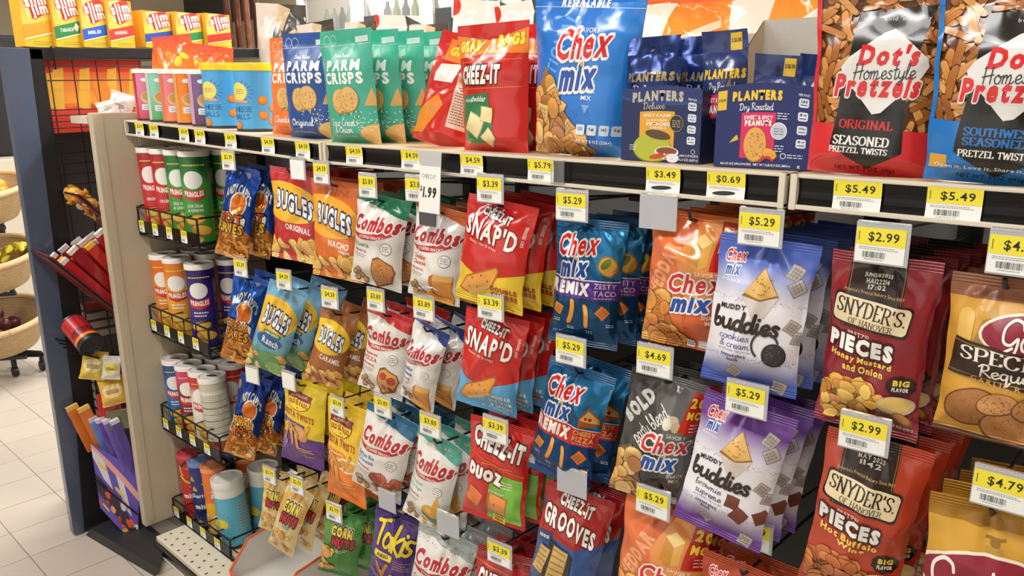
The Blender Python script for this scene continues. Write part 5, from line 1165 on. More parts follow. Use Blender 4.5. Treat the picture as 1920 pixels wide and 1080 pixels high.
def D_box2(a):
    A = Art(a, '#1c2a66'); A.T('PLANTERS', 43, 14, 52, 12, '#edc63a', b=.09); A.pen('Dry Roasted', 43, 27, 36, 8.5, '#eceef2', wt=.1, font='scr')
    A.R(1, 5, 10, 24, '#e2bb35'); A.T('2/$1.00', 6, 17, 8, 4, '#2a2a3a', b=.03)
    A.R(28, 34, 36, 54, '#d8285c'); A.T('SWEET & SPICY', 46, 40, 30, 5, '#f6eef0', b=.06); A.T('PEANUTS', 46, 46.5, 28, 7, '#f6eef0', b=.09)
    A.E(44, 72, 12.5, 21, '#a8702c').E(44, 71.5, 11.8, 20, '#dfa85a'); rg = random.Random(3); A.n += 1
    for k in range(46): A.O(35+rg.random()*18, 58+rg.random()*28, .6, '#b5762f', keep=True)
    A.piece('nug', 60, 82, 8, '#dd9a3a', rg); A.S([(50, 92), (58, 86), (64, 90)], 2.2, '#c8302a'); A.P([(24, 60), (26, 66), (16, 70), (22, 62)], '#e0b23c')
    A.O(68, 55, 8.5, '#dfe2ea').O(68, 55, 7.4, '#c3c9d8'); A.lines(63, 52, 10, 3, 3, '#6a7288', .9); A.lines(65, 34, 12, 3, 3, '#e2e5ec', 1, 2); A.lines(65, 72, 9, 3, 3, '#e2e5ec', 1, 3)
    A.T('PER PACK', 91, 11, 11, 3, '#dfe3ec', b=.02); facts(A, 91, (20, 36, 52, 68), ('280', '3g', '340mg', '9g')); A.O(74, 84, 3, '#dfe3ec').O(74, 84, 2.2, '#1c2a66'); A.lines(78, 82, 16, 2, 3, '#dfe3ec', 1)
    A.T('18-1.75 OZ (49g) PACKS   NET WT 1 LB 15.5 OZ (882g)', 45, 96, 74, 3.6, '#e8eaee', b=.04); A.T('K', 91, 96, 3, 3.6, '#e8eaee', b=.04); return A
def carton(label, x, y, z, yaw, W, Hh, D, backH, art, side, archk=.006):
    r = empty('display_carton', (x, y, z), (0, 0, math.radians(yaw))); tag(r, label, 'carton', 'goods on the upper shelf')
    def fm(u, v, off):
        top = Hh+archk*np.sin(np.pi*u); return np.stack([(u-.5)*W, -off, top*(1-v)], 1)
    q = [(-W/2, .0008, 0), (W/2, .0008, 0), (W/2, .0008, Hh), (-W/2, .0008, Hh)]
    link(bpy.data.objects.new('front_panel', art_mesh('front_panel', art, fm, W, Hh, CARD, base=.0001, step=.00022, grid=(14, 4), extra=[(q, [(0, 3, 2, 1)], '#b8b2a8')], L=.012)), r)
    for sx, nm in ((-1, 'side_panel'), (1, 'side_panel')):
        X = sx*W/2; P = [(X, 0, 0), (X, D, 0), (X, D, backH), (X, D*.30, Hh+(backH-Hh)*.25), (X, D*.12, Hh), (X, 0, Hh)]; n = len(P); mb = MB()
        mb.add(P, [tuple(range(n)) if sx < 0 else tuple(range(n))[::-1]][:1], side); mb.add([(p[0]-sx*.0012, p[1], p[2]) for p in P], [tuple(range(n))[::-1] if sx < 0 else tuple(range(n))], '#cdb795'); mb.build(nm, CARD, r)
    mb = MB(); mb.box((-W/2+.001, D-.0012, 0), (W/2-.001, D, backH), '#c3bcb0'); mb.build('back_panel', CARD, r); MB().box((-W/2+.001, .001, .001), (W/2-.001, D-.002, .002), '#b8a990').build('bottom_panel', CARD, r)
    return r
carton('dark blue open carton of pistachio packs on the upper shelf', -.575, .026, SHZ+.0008, 0, .124, .095, .15, .172, D_box1(.77), '#1a2548')
carton('navy open carton of sweet and spicy peanut packs on the upper shelf', -.428, .022, SHZ+.0008, 6, .118, .097, .15, .188, D_box2(.84), '#1a2556')
np1 = make_pouch('nut_pack', D_nutpack(1.5, '#b9a67a', 'Deluxe', None), .078, .117, T=.012, seed=61, material=FOIL, head=.2, sealt=.2, Tb=.007, headname='crimped_top')
put(np1, (-.602, .048, SHZ+.05), 2, -1, -1.5, 'dark blue nut pack standing highest in the pistachio carton', 'nut pack', 'nut packs in the cartons')
more(np1, (-.602, .048, SHZ+.05), [(.055, .046), (-.0, .082)], 0, 0, 1, ['dark nut pack at the back right of the pistachio carton', 'dark nut pack at the back left of the pistachio carton'])
np2 = make_pouch('nut_pack', D_nutpack(1.9, '#e8c23a', 'Dry Roasted', '#d8285c'), .060, .118, T=.012, seed=62, material=GLOSS, head=.22, sealt=.22, Tb=.007, headname='crimped_top')
put(np2, (-.500, .058, SHZ+.052), 8, -1, -2, 'navy peanut pack standing tallest in the peanut carton', 'nut pack', 'nut packs in the cartons')
more(np2, (-.500, .058, SHZ+.020), [(.059, .0), (.098, .046)], 4, -3, 5, ['navy peanut pack leaning front right in the peanut carton', 'navy peanut pack behind the front right pack in the peanut carton'])
# cheese ball canisters and slim canisters at the left end
def D_ball(a):
    A = Art(a, '#4ea6e2'); A.O(34, 36, 15, '#e9dc6a'); A.lines(28, 32, 14, 3, 3, '#8a8648', .9); A.P([(20, 48), (50, 50), (48, 54), (20, 52)], '#f0a070')
    for k in range(7): t = -1.2+k*.35; A.S([(34+18*math.cos(t), 36+14*math.sin(t)), (34+24*math.cos(t), 36+19*math.sin(t))], .7, '#2c5f8e', sm=False)
    A.T('CHEESE', 36, 64, 36, 8.5, '#23506e', b=-.01); A.T('BALLS', 36, 76, 28, 8.5, '#23506e', b=-.01)
    for x, y in ((70, 50), (86, 62), (70, 74), (84, 84), (30, 90)): A.O(x, y, 7, '#b9621c').O(x-.5, y-.6, 6.2, '#e8892f').O(x-2, y-2, 2.2, '#f0a552')
    return A
bl = make_can('snack_canister', D_ball(1.0), .046, .138, lid='#f0d22c', lidh=.014)
put(bl, (-1.832, .064, shelf_z(-1.83)), 46, 0, 0, 'left blue cheese ball canister with a yellow lid on the upper shelf', 'canister')
c = dup(bl, None, 'right blue cheese ball canister with a yellow lid on the upper shelf'); pose(c, (-1.69, .068, shelf_z(-1.69)), 40, 0, 0)
def D_slim(a, c1, c2, c3):
    A = Art(a, c1); A.V(40, 100, c1, c2); A.R(0, 0, 30, 100, c3); A.O(52, 16, 9, '#eceef0'); A.E(56, 52, 16, 13, '#d9c38c').E(54, 50, 12, 9, '#c99a52'); A.R(40, 66, 34, 12, '#dfe6ec', r=3); A.lines(44, 70, 26, 2, 4, '#6a7280', 1.2); A.lines(4, 30, 20, 12, 5, '#c9b8a8', 1.2); return A
for k, (px, nm, c1, c2, c3) in enumerate(((266, 'pink', '#d97a9c', '#c83a4c', '#c03048'), (297, 'green', '#86c8b0', '#3ca048', '#c9d2c6'), (325, 'salmon', '#e07a86', '#ea8a4a', '#e07a50'), (352, 'orange', '#ef7f1f', '#f08a1c', '#d9a860'), (384, 'purple', '#7a5a86', '#5a3450', '#c9a2c0'))):
    x = -2.222+.0765*k; o = make_can('snack_canister', D_slim(2.2, c1, c2, c3), .0365, .128, lid='#f2eeea', lidh=.008); put(o, (x, .052+.002*k, shelf_z(x)), 52, 0, 0, nm+' slim snack canister with a white lid on the upper shelf', 'canister')
# ------------------------------------------------------------------ chip canisters in the wire racks against the end panel
def D_chip(a, c, top, ban, flav, chip='#e6b84a', yel='#e8cf4a'):
    A = Art(a, c); A.R(0, 0, 100, 15, top); A.V(15, 32, top, c); A.lines(30, 10, 46, 1, 2, yel, 1.4)
    A.E(50, 27, 19, 10, '#e9e6e0'); A.P([(28, 36), (50, 40), (72, 36), (70, 47), (50, 51), (30, 47)], ban); A.T('PRINGLES', 50, 43, 38, 6.4, '#f3f0ea', b=.06, arch=-.25)
    for i, t in enumerate(flav): A.T(t, 50, 56+i*5, 30, 3.6, '#f0ece4', b=.02)
    if not flav: A.lines(36, 54, 30, 2, 4, '#f0ece4', 1.6, 2)
    A.E(48, 72, 22, 6, '#a8702a', a=-12).E(48, 71.4, 20.6, 5, chip, a=-12); A.E(58, 84, 22, 6.4, '#a8702a', a=10).E(58, 83.4, 20.6, 5.4, chip, a=10); A.E(40, 94, 20, 5, chip); return A
DISC = Art(1, '#c23a3a'); DISC.O(50, 50, 34, '#e8e4da').E(50, 50, 26, 12, '#4a4a3c', a=20)
def nutri(a):
    A = Art(a, '#e2dccb'); A.R(0, 0, 100, 12, '#c9c2ae'); A.R(0, 82, 100, 18, '#a9583c'); A.lines(16, 18, 66, 24, 2.6, '#8a8474', .8, 4)
    for k in range(6): A.R(14, 26+k*9, 70, .7, '#5a564a', keep=k > 0)
    return A
def wire_rack(z0, z1, label, nm):
    r = empty('wire_rack', (-2.08, 0, z0)); tag(r, label, 'rack', 'wire racks along the end panel'); L_ = .178; D = .30; h = z1-z0
    mb = MB()
    for x in (-L_, L_): mb.tube([(x, D, 0), (x, 0, 0), (x, -.002, .0), (x, -.002, h), (x, .008, h+.002), (x, D, h)], .0028, 8)
    mb.tube([(-L_, -.002, h), (L_, -.002, h)], .0028, 8); mb.tube([(-L_, 0, 0), (L_, 0, 0)], .0028, 8); mb.tube([(-L_, D, 0), (L_, D, 0)], .0028, 8); mb.tube([(-L_, D, h), (L_, D, h)], .0028, 8)
    mb.build('frame', BLACKW, r, smooth=True)
    for k in range(4):
        x = -L_+.071*(k+1)+.0
        if k < 4: MB().tube([(x, D, 0), (x, 0, 0), (x, -.001, h*.98), (x, .05, h*1.0), (x, D, h)], .0022, 8).build('divider_wire', BLACKW, r, smooth=True)
    for k in range(6): MB().tube([(-L_, .03+k*.05, 0), (L_, .03+k*.05, 0)], .0018, 6).build('floor_wire', BLACKW, r)
    MB().box((-L_, -.0065, .012), (L_, -.0048, .044)).build('label_strip', RAIL, r)
    for k in range(4):
        c = bpy.data.objects.new('price_card', card_mesh('$2.79', .034, .032, 0)); link(c); c.location = (-2.08-L_+.028+k*.086, -.0072, z0+.028); tag(c, ['first', 'second', 'third', 'fourth'][k]+' small price card from the left on the '+nm+' wire rack', 'price tag', 'price cards on the wire racks')
    return r
RK = [(.944, 1.024, 'top'), (.652, .734, 'second'), (.344, .425, 'third'), (.048, .112, 'lowest')]
for z0, z1, nm in RK: wire_rack(z0, z1, nm+' black wire rack of snack canisters along the almond end panel', nm)
ROWS = [[('red', '#c8282c', '#a81e24', '#c8282c', ['ORIGINAL']), ('red', 0, 0, 0, 0), ('green', '#3f9a3c', '#1f6a34', '#c8282c', ['SOUR CREAM', '& ONION']), ('green', 0, 0, 0, 0)],
        [('orange', '#e2842a', '#d86a20', '#c8282c', []), ('amber', '#e6a02e', '#dd7a24', '#c8282c', []), ('purple', '#3a2a7c', '#2c2068', '#c8282c', [])],
        [('blue', '#1d6fb4', '#1a4f86', '#c8282c', []), ('pink', '#7a2030', '#c83a6c', '#c8282c', []), ('white', '#e6ded4', '#c8282c', '#c8282c', [])]]
for ri, (row, (z0, z1, nm)) in enumerate(zip(ROWS, RK)):
    prev = None
    for k, (cn, c, tp, bn, fl) in enumerate(row):
        Hc = (.232, .222, .212)[ri]
        if c: o = make_can('chip_canister', D_chip(2.0, c, tp, bn, fl), .0372, Hc, lid='#ece6de', disc=DISC, lidh=.011)
        else: o = dup(prev)
        x = -2.2245+.0768*k; y = .046+.002*k; prev = o
        if ri == 1 and k == 2: x += .05
        lab = ['leftmost', 'second', 'third', 'fourth'][k]+' canister in the '+nm+' wire rack, '+cn+' with a white lid'
        tag(o, lab, 'canister', 'chip canisters in the wire racks'); pose(o, (x, y, z0+.003), 50, 0, -1.5+k*.4)
        b = dup(o, None, cn+' canister behind the '+['leftmost', 'second', 'third', 'fourth'][k]+' canister of the '+nm+' wire rack'); pose(b, (x+.006, y+.085, z0+.003), 44, 0, 0)
o = make_can('chip_canister', nutri(2.0), .0372, .212, lid='#ece6de', disc=DISC); pose(o, (-1.994, .05, .347), 48, 0, -3); tag(o, 'cream canister turned back to front at the right of the third wire rack', 'canister', 'chip canisters in the wire racks')
# lowest rack
def D_low(a, kind):
    if kind == 'red': A = Art(a, '#c22a26'); A.M('stick', (10, 10, 90, 50), 14, 16, ['#e2732a', '#1c1a1a', '#e8a03a'], seed=3); A.T('minis', 52, 60, 46, 8, '#f2f0ea', b=.05)
    elif kind == 'blue':
        A = Art(a, '#1d2f74')
        for x, y in ((30, 20), (60, 26), (34, 36), (64, 80), (40, 88)): A.P([(x-8, y+4), (x, y-5), (x+8, y+4)], '#e6a23c')
        A.T('Doritos', 50, 48, 50, 7, '#f0f0ee', b=.04); A.T('minis', 52, 66, 46, 8, '#f0f0ee', b=.05)
    elif kind == 'orange': A = Art(a, '#e8742c'); A.R(0, 48, 100, 52, '#efb02e'); A.T('minis', 50, 28, 46, 8, '#f4efe6', b=.03, a=-80); A.M('o', (20, 66, 80, 90), 10, 10, ['#efe0c0', '#e6a040'], seed=5)
    else:
        A = Art(a, '#5fb3cc'); A.R(0, 0, 100, 17, '#e6e4da'); A.O(30, 60, 15, '#e8cf35')
        for k in range(9): t = -2.4+k*.42; A.S([(30+19*math.cos(t), 60+15*math.sin(t)), (30+26*math.cos(t), 60+20*math.sin(t))], .8, '#2c5f78', sm=False)
        A.R(66, 24, 20, 50, '#8fb4ba'); A.lines(68, 28, 16, 9, 5, '#5a7a80', 1); A.T('CHEESE', 36, 84, 34, 6, '#23506e', b=.0)
    return A
for k, (kd, x, R_, H_, lid, lab) in enumerate((('red', -2.212, .034, .205, '#c9424a', 'red canister with a red lid at the left of the lowest wire rack'), ('blue', -2.148, .035, .2, '#6a86b8', 'dark blue canister with a pale blue lid in the lowest wire rack'),
        ('orange', -2.072, .035, .205, '#e8915c', 'orange and yellow canister in the lowest wire rack'), ('ball', -1.985, .044, .19, '#e4e2d8', 'pale blue cheese ball canister with a white lid in the lowest wire rack'))):
    o = make_can('snack_canister', D_low(1.9, kd), R_, H_, lid=lid, lidh=.016 if kd == 'ball' else .01); pose(o, (x, .05+.004*k, .052), 52, 0, -2 if kd != 'ball' else -4); tag(o, lab, 'canister', 'snack canisters in the lowest rack')
    c = dup(o, None, lab.replace(' in the lowest wire rack', ', behind its twin in the lowest rack') if kd != 'red' else 'red canister hidden behind the leftmost one of the lowest rack'); pose(c, (x+.008, .145+.004*k, .052), 46, 0, 0)
# white display tray with orange edge under the corn nut bags
def tray():
    t = empty('display_tray', (-1.70, -.05, .0475)); tag(t, 'white cardboard tray with an orange edge on the base shelf', 'tray')
    W, D = .24, .20
    mb = MB(); mb.box((-W/2, 0, 0), (W/2, D, .002), '#d9d4cc'); mb.build('tray_floor', CARD, t)
    for x in (-W/2, W/2-.002):
        mb = MB(); P = [(x, 0, 0), (x, D, 0), (x, D, .12), (x, .06, .10), (x, .0, .03)]; Q = [(p[0]+.002, p[1], p[2]) for p in P]; n = 5
        mb.add(P+Q, [tuple(range(n))[::-1], tuple(range(n, 2*n))]+[(i, (i+1) % n, n+(i+1) % n, n+i) for i in range(n)], '#dcd8d0'); s = mb.build('tray_side', CARD, t)
        e = MB(); e.tube([(x+.001, 0, .03), (x+.001, .06, .101), (x+.001, D, .121)], .0035, 6, '#e8642c'); e.build('orange_edge', CARD, s)
    MB().box((-W/2, -.001, 0), (W/2, .001, .03), '#e8642c').build('tray_front', CARD, t); MB().box((-W/2, D-.002, 0), (W/2, D, .12), '#d6d2ca').build('tray_back', CARD, t)
tray()
# ------------------------------------------------------------------ black candy rack on the end of the gondola
BLK = mat('black_powder_coat', '#17171a', rough=.42)
DARKR = mat('dark_red_panel', '#6e1f18', rough=.5, noise=.2, nscale=12)
XE = -2.455
fx = empty('candy_rack', (XE, .1, 0)); tag(fx, 'tall black wire candy rack with blue grey post at the end of the gondola', 'rack')
def rel2(o): o.parent = fx; o.matrix_parent_inverse = Matrix.Translation(-fx.location); return o
def plate(P, t, name, m):      # polygon in the plane x = const, given as (y, z), thickness t
    mb = MB(); n = len(P); A_ = [(XE, y, z) for y, z in P]; B_ = [(XE-t, y, z) for y, z in P]
    mb.add(A_+B_, [tuple(range(n)), tuple(range(n, 2*n))[::-1]]+[(i, n+i, n+(i+1) % n, (i+1) % n) for i in range(n)]); return rel2(mb.build(name, m, None, bevel=.002))
plate([(-.234, 0.012), (-.204, .0), (-.192, .2), (-.181, .36), (-.157, 1.455), (-.226, 1.455), (-.233, .2)], .03, 'blue_grey_post', mat('blue_grey_enamel', '#4f596e', rough=.2, coat=.3))
XP = XE; XE = XE-.004
plate([(-.2035, .0), (-.12, .0), (-.12, .3), (-.124, 1.455), (-.1565, 1.455), (-.18, .36)], .03, 'black_upright', BLK)
plate([(-.1565, 1.425), (.62, 1.455), (.62, 1.482), (-.1565, 1.458)], .34, 'top_shelf', BLK)
XE = XP
rel2(MB().box((XE-.32, -.12, .02), (XE-.30, .6, 1.42)).build('back_panel', mat('dark_back', '#201315', rough=.6, noise=.1)))
rel2(MB().box((XE-.03, -.12, 0), (XE+.10, .55, .03)).build('base_plate', mat('charcoal_base', '#2a2a2c', rough=.45)))
P = [(-2.44, -.205), (-2.07, -.155), (-2.20, -.06), (-2.30, -.06), (-2.44, -.12)]
mb = MB(); n = 5; mb.add([(x, y, 0) for x, y in P]+[(x+(.01 if i in (0, 1) else 0), y+.012*(i < 2), .022) for i, (x, y) in enumerate(P)], [tuple(range(n))[::-1], tuple(range(n, 2*n))]+[(i, (i+1) % n, n+(i+1) % n, n+i) for i in range(n)]); rel2(mb.build('floor_bumper', mat('charcoal_base', '#2a2a2c')))
def red_sheet():
    A = Art(.8, '#e0702a'); A.V(0, 60, '#d9442c', '#e89a38'); A.R(0, 0, 100, 18, '#d8402e'); A.P([(0, 70), (40, 62), (100, 76), (100, 100), (0, 100)], '#d8402e')
    for x in (8, 34, 62, 86): A.P([(x, 14), (x+10, 12), (x+6, 70), (x-6, 66)], '#e8b040')
    A.P([(44, 30), (60, 28), (64, 60), (50, 64)], '#e88a30'); A.P([(0, 20), (8, 18), (12, 60), (0, 66)], '#e8b040')
    return rel2(art_panel('printed_back_sheet', A, (XE-.03, -.118, 1.43), (0, .27, .005), (0, .0, -.205)))
red_sheet()
for k in range(5): rel2(MB().tube([(XE, -.115+.062*k, 1.43), (XE, -.112+.062*k, .4)], .0016, 6).build('grid_wire', BLACKW))
for k, z in enumerate((1.428, 1.41, 1.37, 1.29, 1.275, 1.258, 1.24, 1.20, 1.17, 1.14, 1.11, 1.08)): rel2(MB().tube([(XE+.001, -.125, z), (XE+.001, .34, z+.008)], .0018, 6).build('grid_wire', BLACKW))
for k in range(14): rel2(MB().tube([(XE-.12, -.12, .25+k*.03+(.2 if k > 6 else 0)), (XE-.12, .34, .25+k*.03+(.2 if k > 6 else 0))], .0035, 6).build('back_wire', BLACKW))
rel2(MB().tube([(XE+.004, -.104, 1.462), (XE+.006, -.101, 1.44), (XE+.004, -.1, 1.40)], .003, 6).build('grid_clip', BLACKW))
# slim beef stick cartons along the top of the rack, faces towards the aisle
def D_stick(a, band, word, shape=False):
    A = Art(a, '#f2b83a'); A.V(0, 60, '#ef9a34', '#f5d25a'); A.V(70, 100, '#f2cf2e', '#efc428'); A.P([(10, 4), (50, 0), (70, 40), (20, 50)], '#f7dd8a')
    A.P([(24, 9), (82, -3), (90, 10), (98, 36), (52, 50), (36, 50), (28, 28), (14, 26)], '#cf3328')
    A.T('slim', 52, 17, 76, 23, '#f7efe4', b=.06, a=-13, ol='#cf3328', olw=.07); A.T('jim', 66, 36, 58, 25, '#f7efe4', b=.06, a=-13, ol='#cf3328', olw=.07)
    A.P([(0, 64), (100, 50), (100, 72), (0, 86)], band)
    if word: A.T(word, 46, 68, 52, 7, '#f6f0e6', b=.07, sk=-.14)
    if shape: A.P([(82, 54), (94, 61), (84, 71), (72, 64)], '#f2efe0')
    A.P([(0, 86), (100, 72), (100, 75), (0, 89)], '#f6e8b8'); A.lines(30, 90, 60, 2, 4, '#8a6a20', 1, 3); return A
def stick_carton(y, h, w, yaw, band, word, label, shape=False, d=.055):
    A = D_stick(h/w, band, word, shape); z = 1.4605+.03*(y+.15)*1.0
    r = empty('meat_stick_carton', (XE-.055, y, z), (0, 0, math.radians(90+yaw))); tag(r, label, 'carton', 'meat stick cartons on the candy rack')
    MB().box((-w/2, .0006, 0), (w/2, d, h), '#efb437').build('carton_box', CARD, r, bevel=.001)
    art_panel('front_panel', A, (-w/2, 0, h), (w, 0, 0), (0, 0, -h), r)
    mb = MB()
    for k in range(5): mb.add([(-w/2+w*k/5, .01+.01*(k % 2), h), (-w/2+w*(k+1)/5, .012, h), (-w/2+w*(k+.5)/5, .02, h+.012)], [(0, 1, 2)], '#e8672c')
    return r
for i, (y, h, w, b, wd, sh, lab) in enumerate(((-.112, .152, .078, '#f0a428', '', False, 'yellow meat stick carton with an amber band, leftmost large one on the rack'), (-.034, .15, .076, '#2f8a4c', 'TABASCO', True, 'yellow meat stick carton with a green band and white diamond'),
        (.04, .135, .076, '#2c62cc', 'MILD', False, 'yellow meat stick carton with a blue band, large'), (.115, .135, .078, '#e0422e', 'ORIGINAL', False, 'yellow meat stick carton with a red band, large'))):
    stick_carton(y, h, w, 10, b, wd, lab, sh)
for y, b, wd, lab in ((.225, '#2c4fae', 'MILD', 'small yellow meat stick carton with a blue corner band'), (.325, '#2f8a4c', 'TABASCO', 'small yellow meat stick carton with a green corner band'), (.425, '#d8382c', 'ORIGINAL', 'small yellow meat stick carton with a red corner band')):
    stick_carton(y, .108, .095, 12, b, '', lab)
sb = MB()
for k in range(4): sb.tube([(XE-.12, .56+k*.03, 1.48), (XE-.125, .56+k*.031, 1.75)], .011, 10, ['#4a2418', '#5a3020', '#8a6a58', '#4a2418'][k])
for k in range(4):
    o = MB().tube([(XE-.12, .50+k*.034, 1.487), (XE-.13, .50+k*.036, 1.70)], .0115, 10, ['#4a2418', '#5a3020', '#7a4a38', '#4a2418'][k]).build('meat_stick', GLOSS, None, smooth=True)
    tag(o, ['first', 'second', 'third', 'fourth'][k]+' long dark brown meat stick from the left beside the small cartons', 'meat stick', 'long meat sticks on the rack')
# candy on inclined trays
def bar(name, L_, w, t, c, cap, loc, d, label, grp, txt=None, roll=0, tc='#f2efe8'):
    """a boxed or wrapped candy bar whose long axis points along d"""
    d = Vector(d).normalized(); q = d.to_track_quat('Z', 'X')
    o = MB().box((-w/2, -t/2, 0), (w/2, t/2, L_), c).build(name, GLOSS, None, bevel=.0012)
    o.rotation_mode = 'QUATERNION'; o.rotation_quaternion = q; o.rotation_quaternion = (Matrix.Rotation(0, 3, 'Z').to_quaternion() @ q); o.location = loc
    MB().box((-w/2+.0004, -t/2+.0004, L_), (w/2-.0004, t/2-.0004, L_+.012), cap).build('wrapper_end', GLOSS, o)
    if txt:
        for nrm in (1,):
            A = Art(4.5, txt); A.lines(30, 20, 50, 12, 5, tc, 3, 3)
            me = art_mesh('printed_panel', A, lambda u, v, off: np.stack([np.full(len(u), w/2+.0004)+off, (u-.5)*t*.9, L_*(1-v*.8)], 1), t, L_, GLOSS, base=.0002, grid=(2, 2), L=.05); link(bpy.data.objects.new('printed_panel', me), o)
    tag(o, label, 'candy bar', grp); return o
def tray_at(z, y0, label, nm, c='#7a1f26'):
    t = empty('candy_tray', (XE+.07, y0, z)); tag(t, label, 'tray'); 
    mb = MB(); mb.hexa([(-.065, 0, .0), (.075, 0, .0), (.075, .20, -.24), (-.065, .20, -.24), (-.065, .006, .005), (.075, .006, .005), (.075, .206, -.235), (-.065, .206, -.235)], c); mb.build('tray_floor', CARD, t)
    MB().tube([(-.068, -.004, .004), (.078, -.004, .004), (.078, .2, -.238)], .003, 8).build('tray_wire', BLACKW, t); return t
tray_at(.90, -.225, 'inclined tray of red candy bars projecting from the black rack', 'red')
rg = random.Random(4); words = ['first', 'second', 'third', 'fourth']
for k in range(16):
    cx_, l = k % 4, k//4
    col = ['#b8262a', '#c8322c', '#a01f28', '#d8482c'][rg.randrange(4)]; cap = ['#efe9e0', '#f0c040', '#efe9e0', '#e0c8a0', '#4a8a5c'][rg.randrange(5)]
    j = rg.uniform(-.015, .02)
    bar('candy_bar', .17+.03*rg.random(), .030, .013, col, cap, (XE+.022+cx_*.034, -.068+.028*l-.62*j, .735+.013*l+.78*j), (rg.uniform(-.1, .1), -.64+.06*l, .77), words[cx_]+' red candy bar from the left, '+['bottom', 'second', 'third', 'top'][l]+' layer of the inclined tray', 'red candy bars in the inclined tray', '#2a2024' if k % 3 else None)
tray_at(1.06, -.13, 'upper tray of yellow wrapped candy beside the end panel', 'yellow', '#8a2a2c')
for k in range(9):
    o = MB(); r_ = rg.uniform(.014, .02); o.lathe([(0, -.03), (.012, -.026), (.006, -.02), (r_*.8, -.012), (r_, 0), (r_*.8, .012), (.006, .02), (.012, .026), (0, .03)], 10, ['#e0a43a', '#efb850', '#d98c2c', '#e8d0a0'][k % 4])
    o = o.build('wrapped_candy', GLOSS, None, smooth=True); o.location = (XE+.03+.03*(k % 3), -.115+.03*(k//3), 1.055-.03*(k//3)+.006*(k % 2)); o.rotation_euler = (rg.uniform(0, 3), rg.uniform(0, 3), rg.uniform(0, 3))
    tag(o, 'small gold wrapped candy in the upper tray by the end panel', 'candy', 'gold candies in the upper tray')
# lower goods: round red tin, yellow bags, red box, bars and purple sticks
A = Art(1.6, '#b8262c'); A.V(0, 40, '#c83a30', '#a01f28')
for k in range(7): A.R(4+k*14, 10, 2, 80, '#7a1a20', keep=k > 0)
A.R(0, 4, 100, 10, '#e08a2c'); A.lines(20, 20, 60, 4, 6, '#2a1a1a', 3, 2)
jar = make_can('candy_tin', A, .034, .10, lid='#121214', lidh=.012, lidm=BLK)
jar.matrix_world = Matrix.Translation(Vector((XE+.045, -.165, .685))) @ Vector((.86, .10, -.42)).to_track_quat('Z', 'Y').to_matrix().to_4x4() @ Matrix.Rotation(math.radians(200), 4, 'Z')
tag(jar, 'round red tin with a black lid lying on its side in the candy rack', 'tin')
for k in range(4): rel2(MB().tube([(XE+.03*k+.01, -.205, .640-.006*k), (XE+.03*k+.01, .1, .47)], .0025, 6).build('wire_shelf', BLACKW))
def small_bag(W, H, c, c2, loc, yaw, pit, rol, label, seed):
    A = Art(H/W, c); A.E(50, 50, 40, 24, c2); A.lines(24, 46, 50, 3, 5, '#6a5420', 3, 2); b = make_bag('candy_bag', A, W, H, .014, seed, rumple=1.6, grid=(14, 18)); pose(b, loc, yaw, pit, rol); return tag(b, label, 'candy bag', 'small candy bags in the rack')
small_bag(.07, .085, '#d9b83a', '#e8d49a', (XE+.085, -.125, .60), 60, -14, 12, 'yellow candy bag, upper of two beside the end panel', 71)
small_bag(.075, .085, '#d8a83a', '#e8c68a', (XE+.11, -.105, .52), 62, -18, -8, 'gold candy bag, lower of two beside the end panel', 72)
small_bag(.05, .07, '#e6e2da', '#e8d86a', (XE+.135, -.10, .59), 60, -10, 8, 'white candy bag touching the end panel', 73)
o = MB().box((-.03, -.012, 0), (.03, .012, .08), '#b8202a').build('candy_box', GLOSS, None, bevel=.002); pose(o, (XE+.10, -.115, .385), 64, -10, 0); tag(o, 'small red candy box below the yellow candy bags', 'box')
o = MB().box((-.03, -.012, 0), (.03, .012, .06), '#6a6448').build('candy_box', GLOSS, None, bevel=.002); pose(o, (XE+.13, -.105, .36), 64, -10, 0); tag(o, 'small dark olive candy box against the end panel', 'box')
for k in range(2):
    o = bar('candy_bar', .15, .034, .012, '#d9762c', '#e8c060', (XE+.035+.035*k, -.155+.02*k, .28), (.0, -.26, .95), ['left', 'right'][k]+' orange and yellow candy bar sticking up from the bottom carton', 'orange candy bars', '#8a2a1c', tc='#efb030')
for k in range(4):
    o = bar('candy_stick', .17, .026, .016, ['#6f8fd8', '#6a55b0', '#7a64ba', '#5a4498'][k], '#d8d4e2', (XE+.075+.022*k, -.118+.012*k, .22), (.0, -.22, .97), ['pale blue', 'first purple', 'second purple', 'third purple'][k]+' candy stick standing in the bottom carton', 'purple candy sticks', '#cfc6de', tc='#d8c84a')
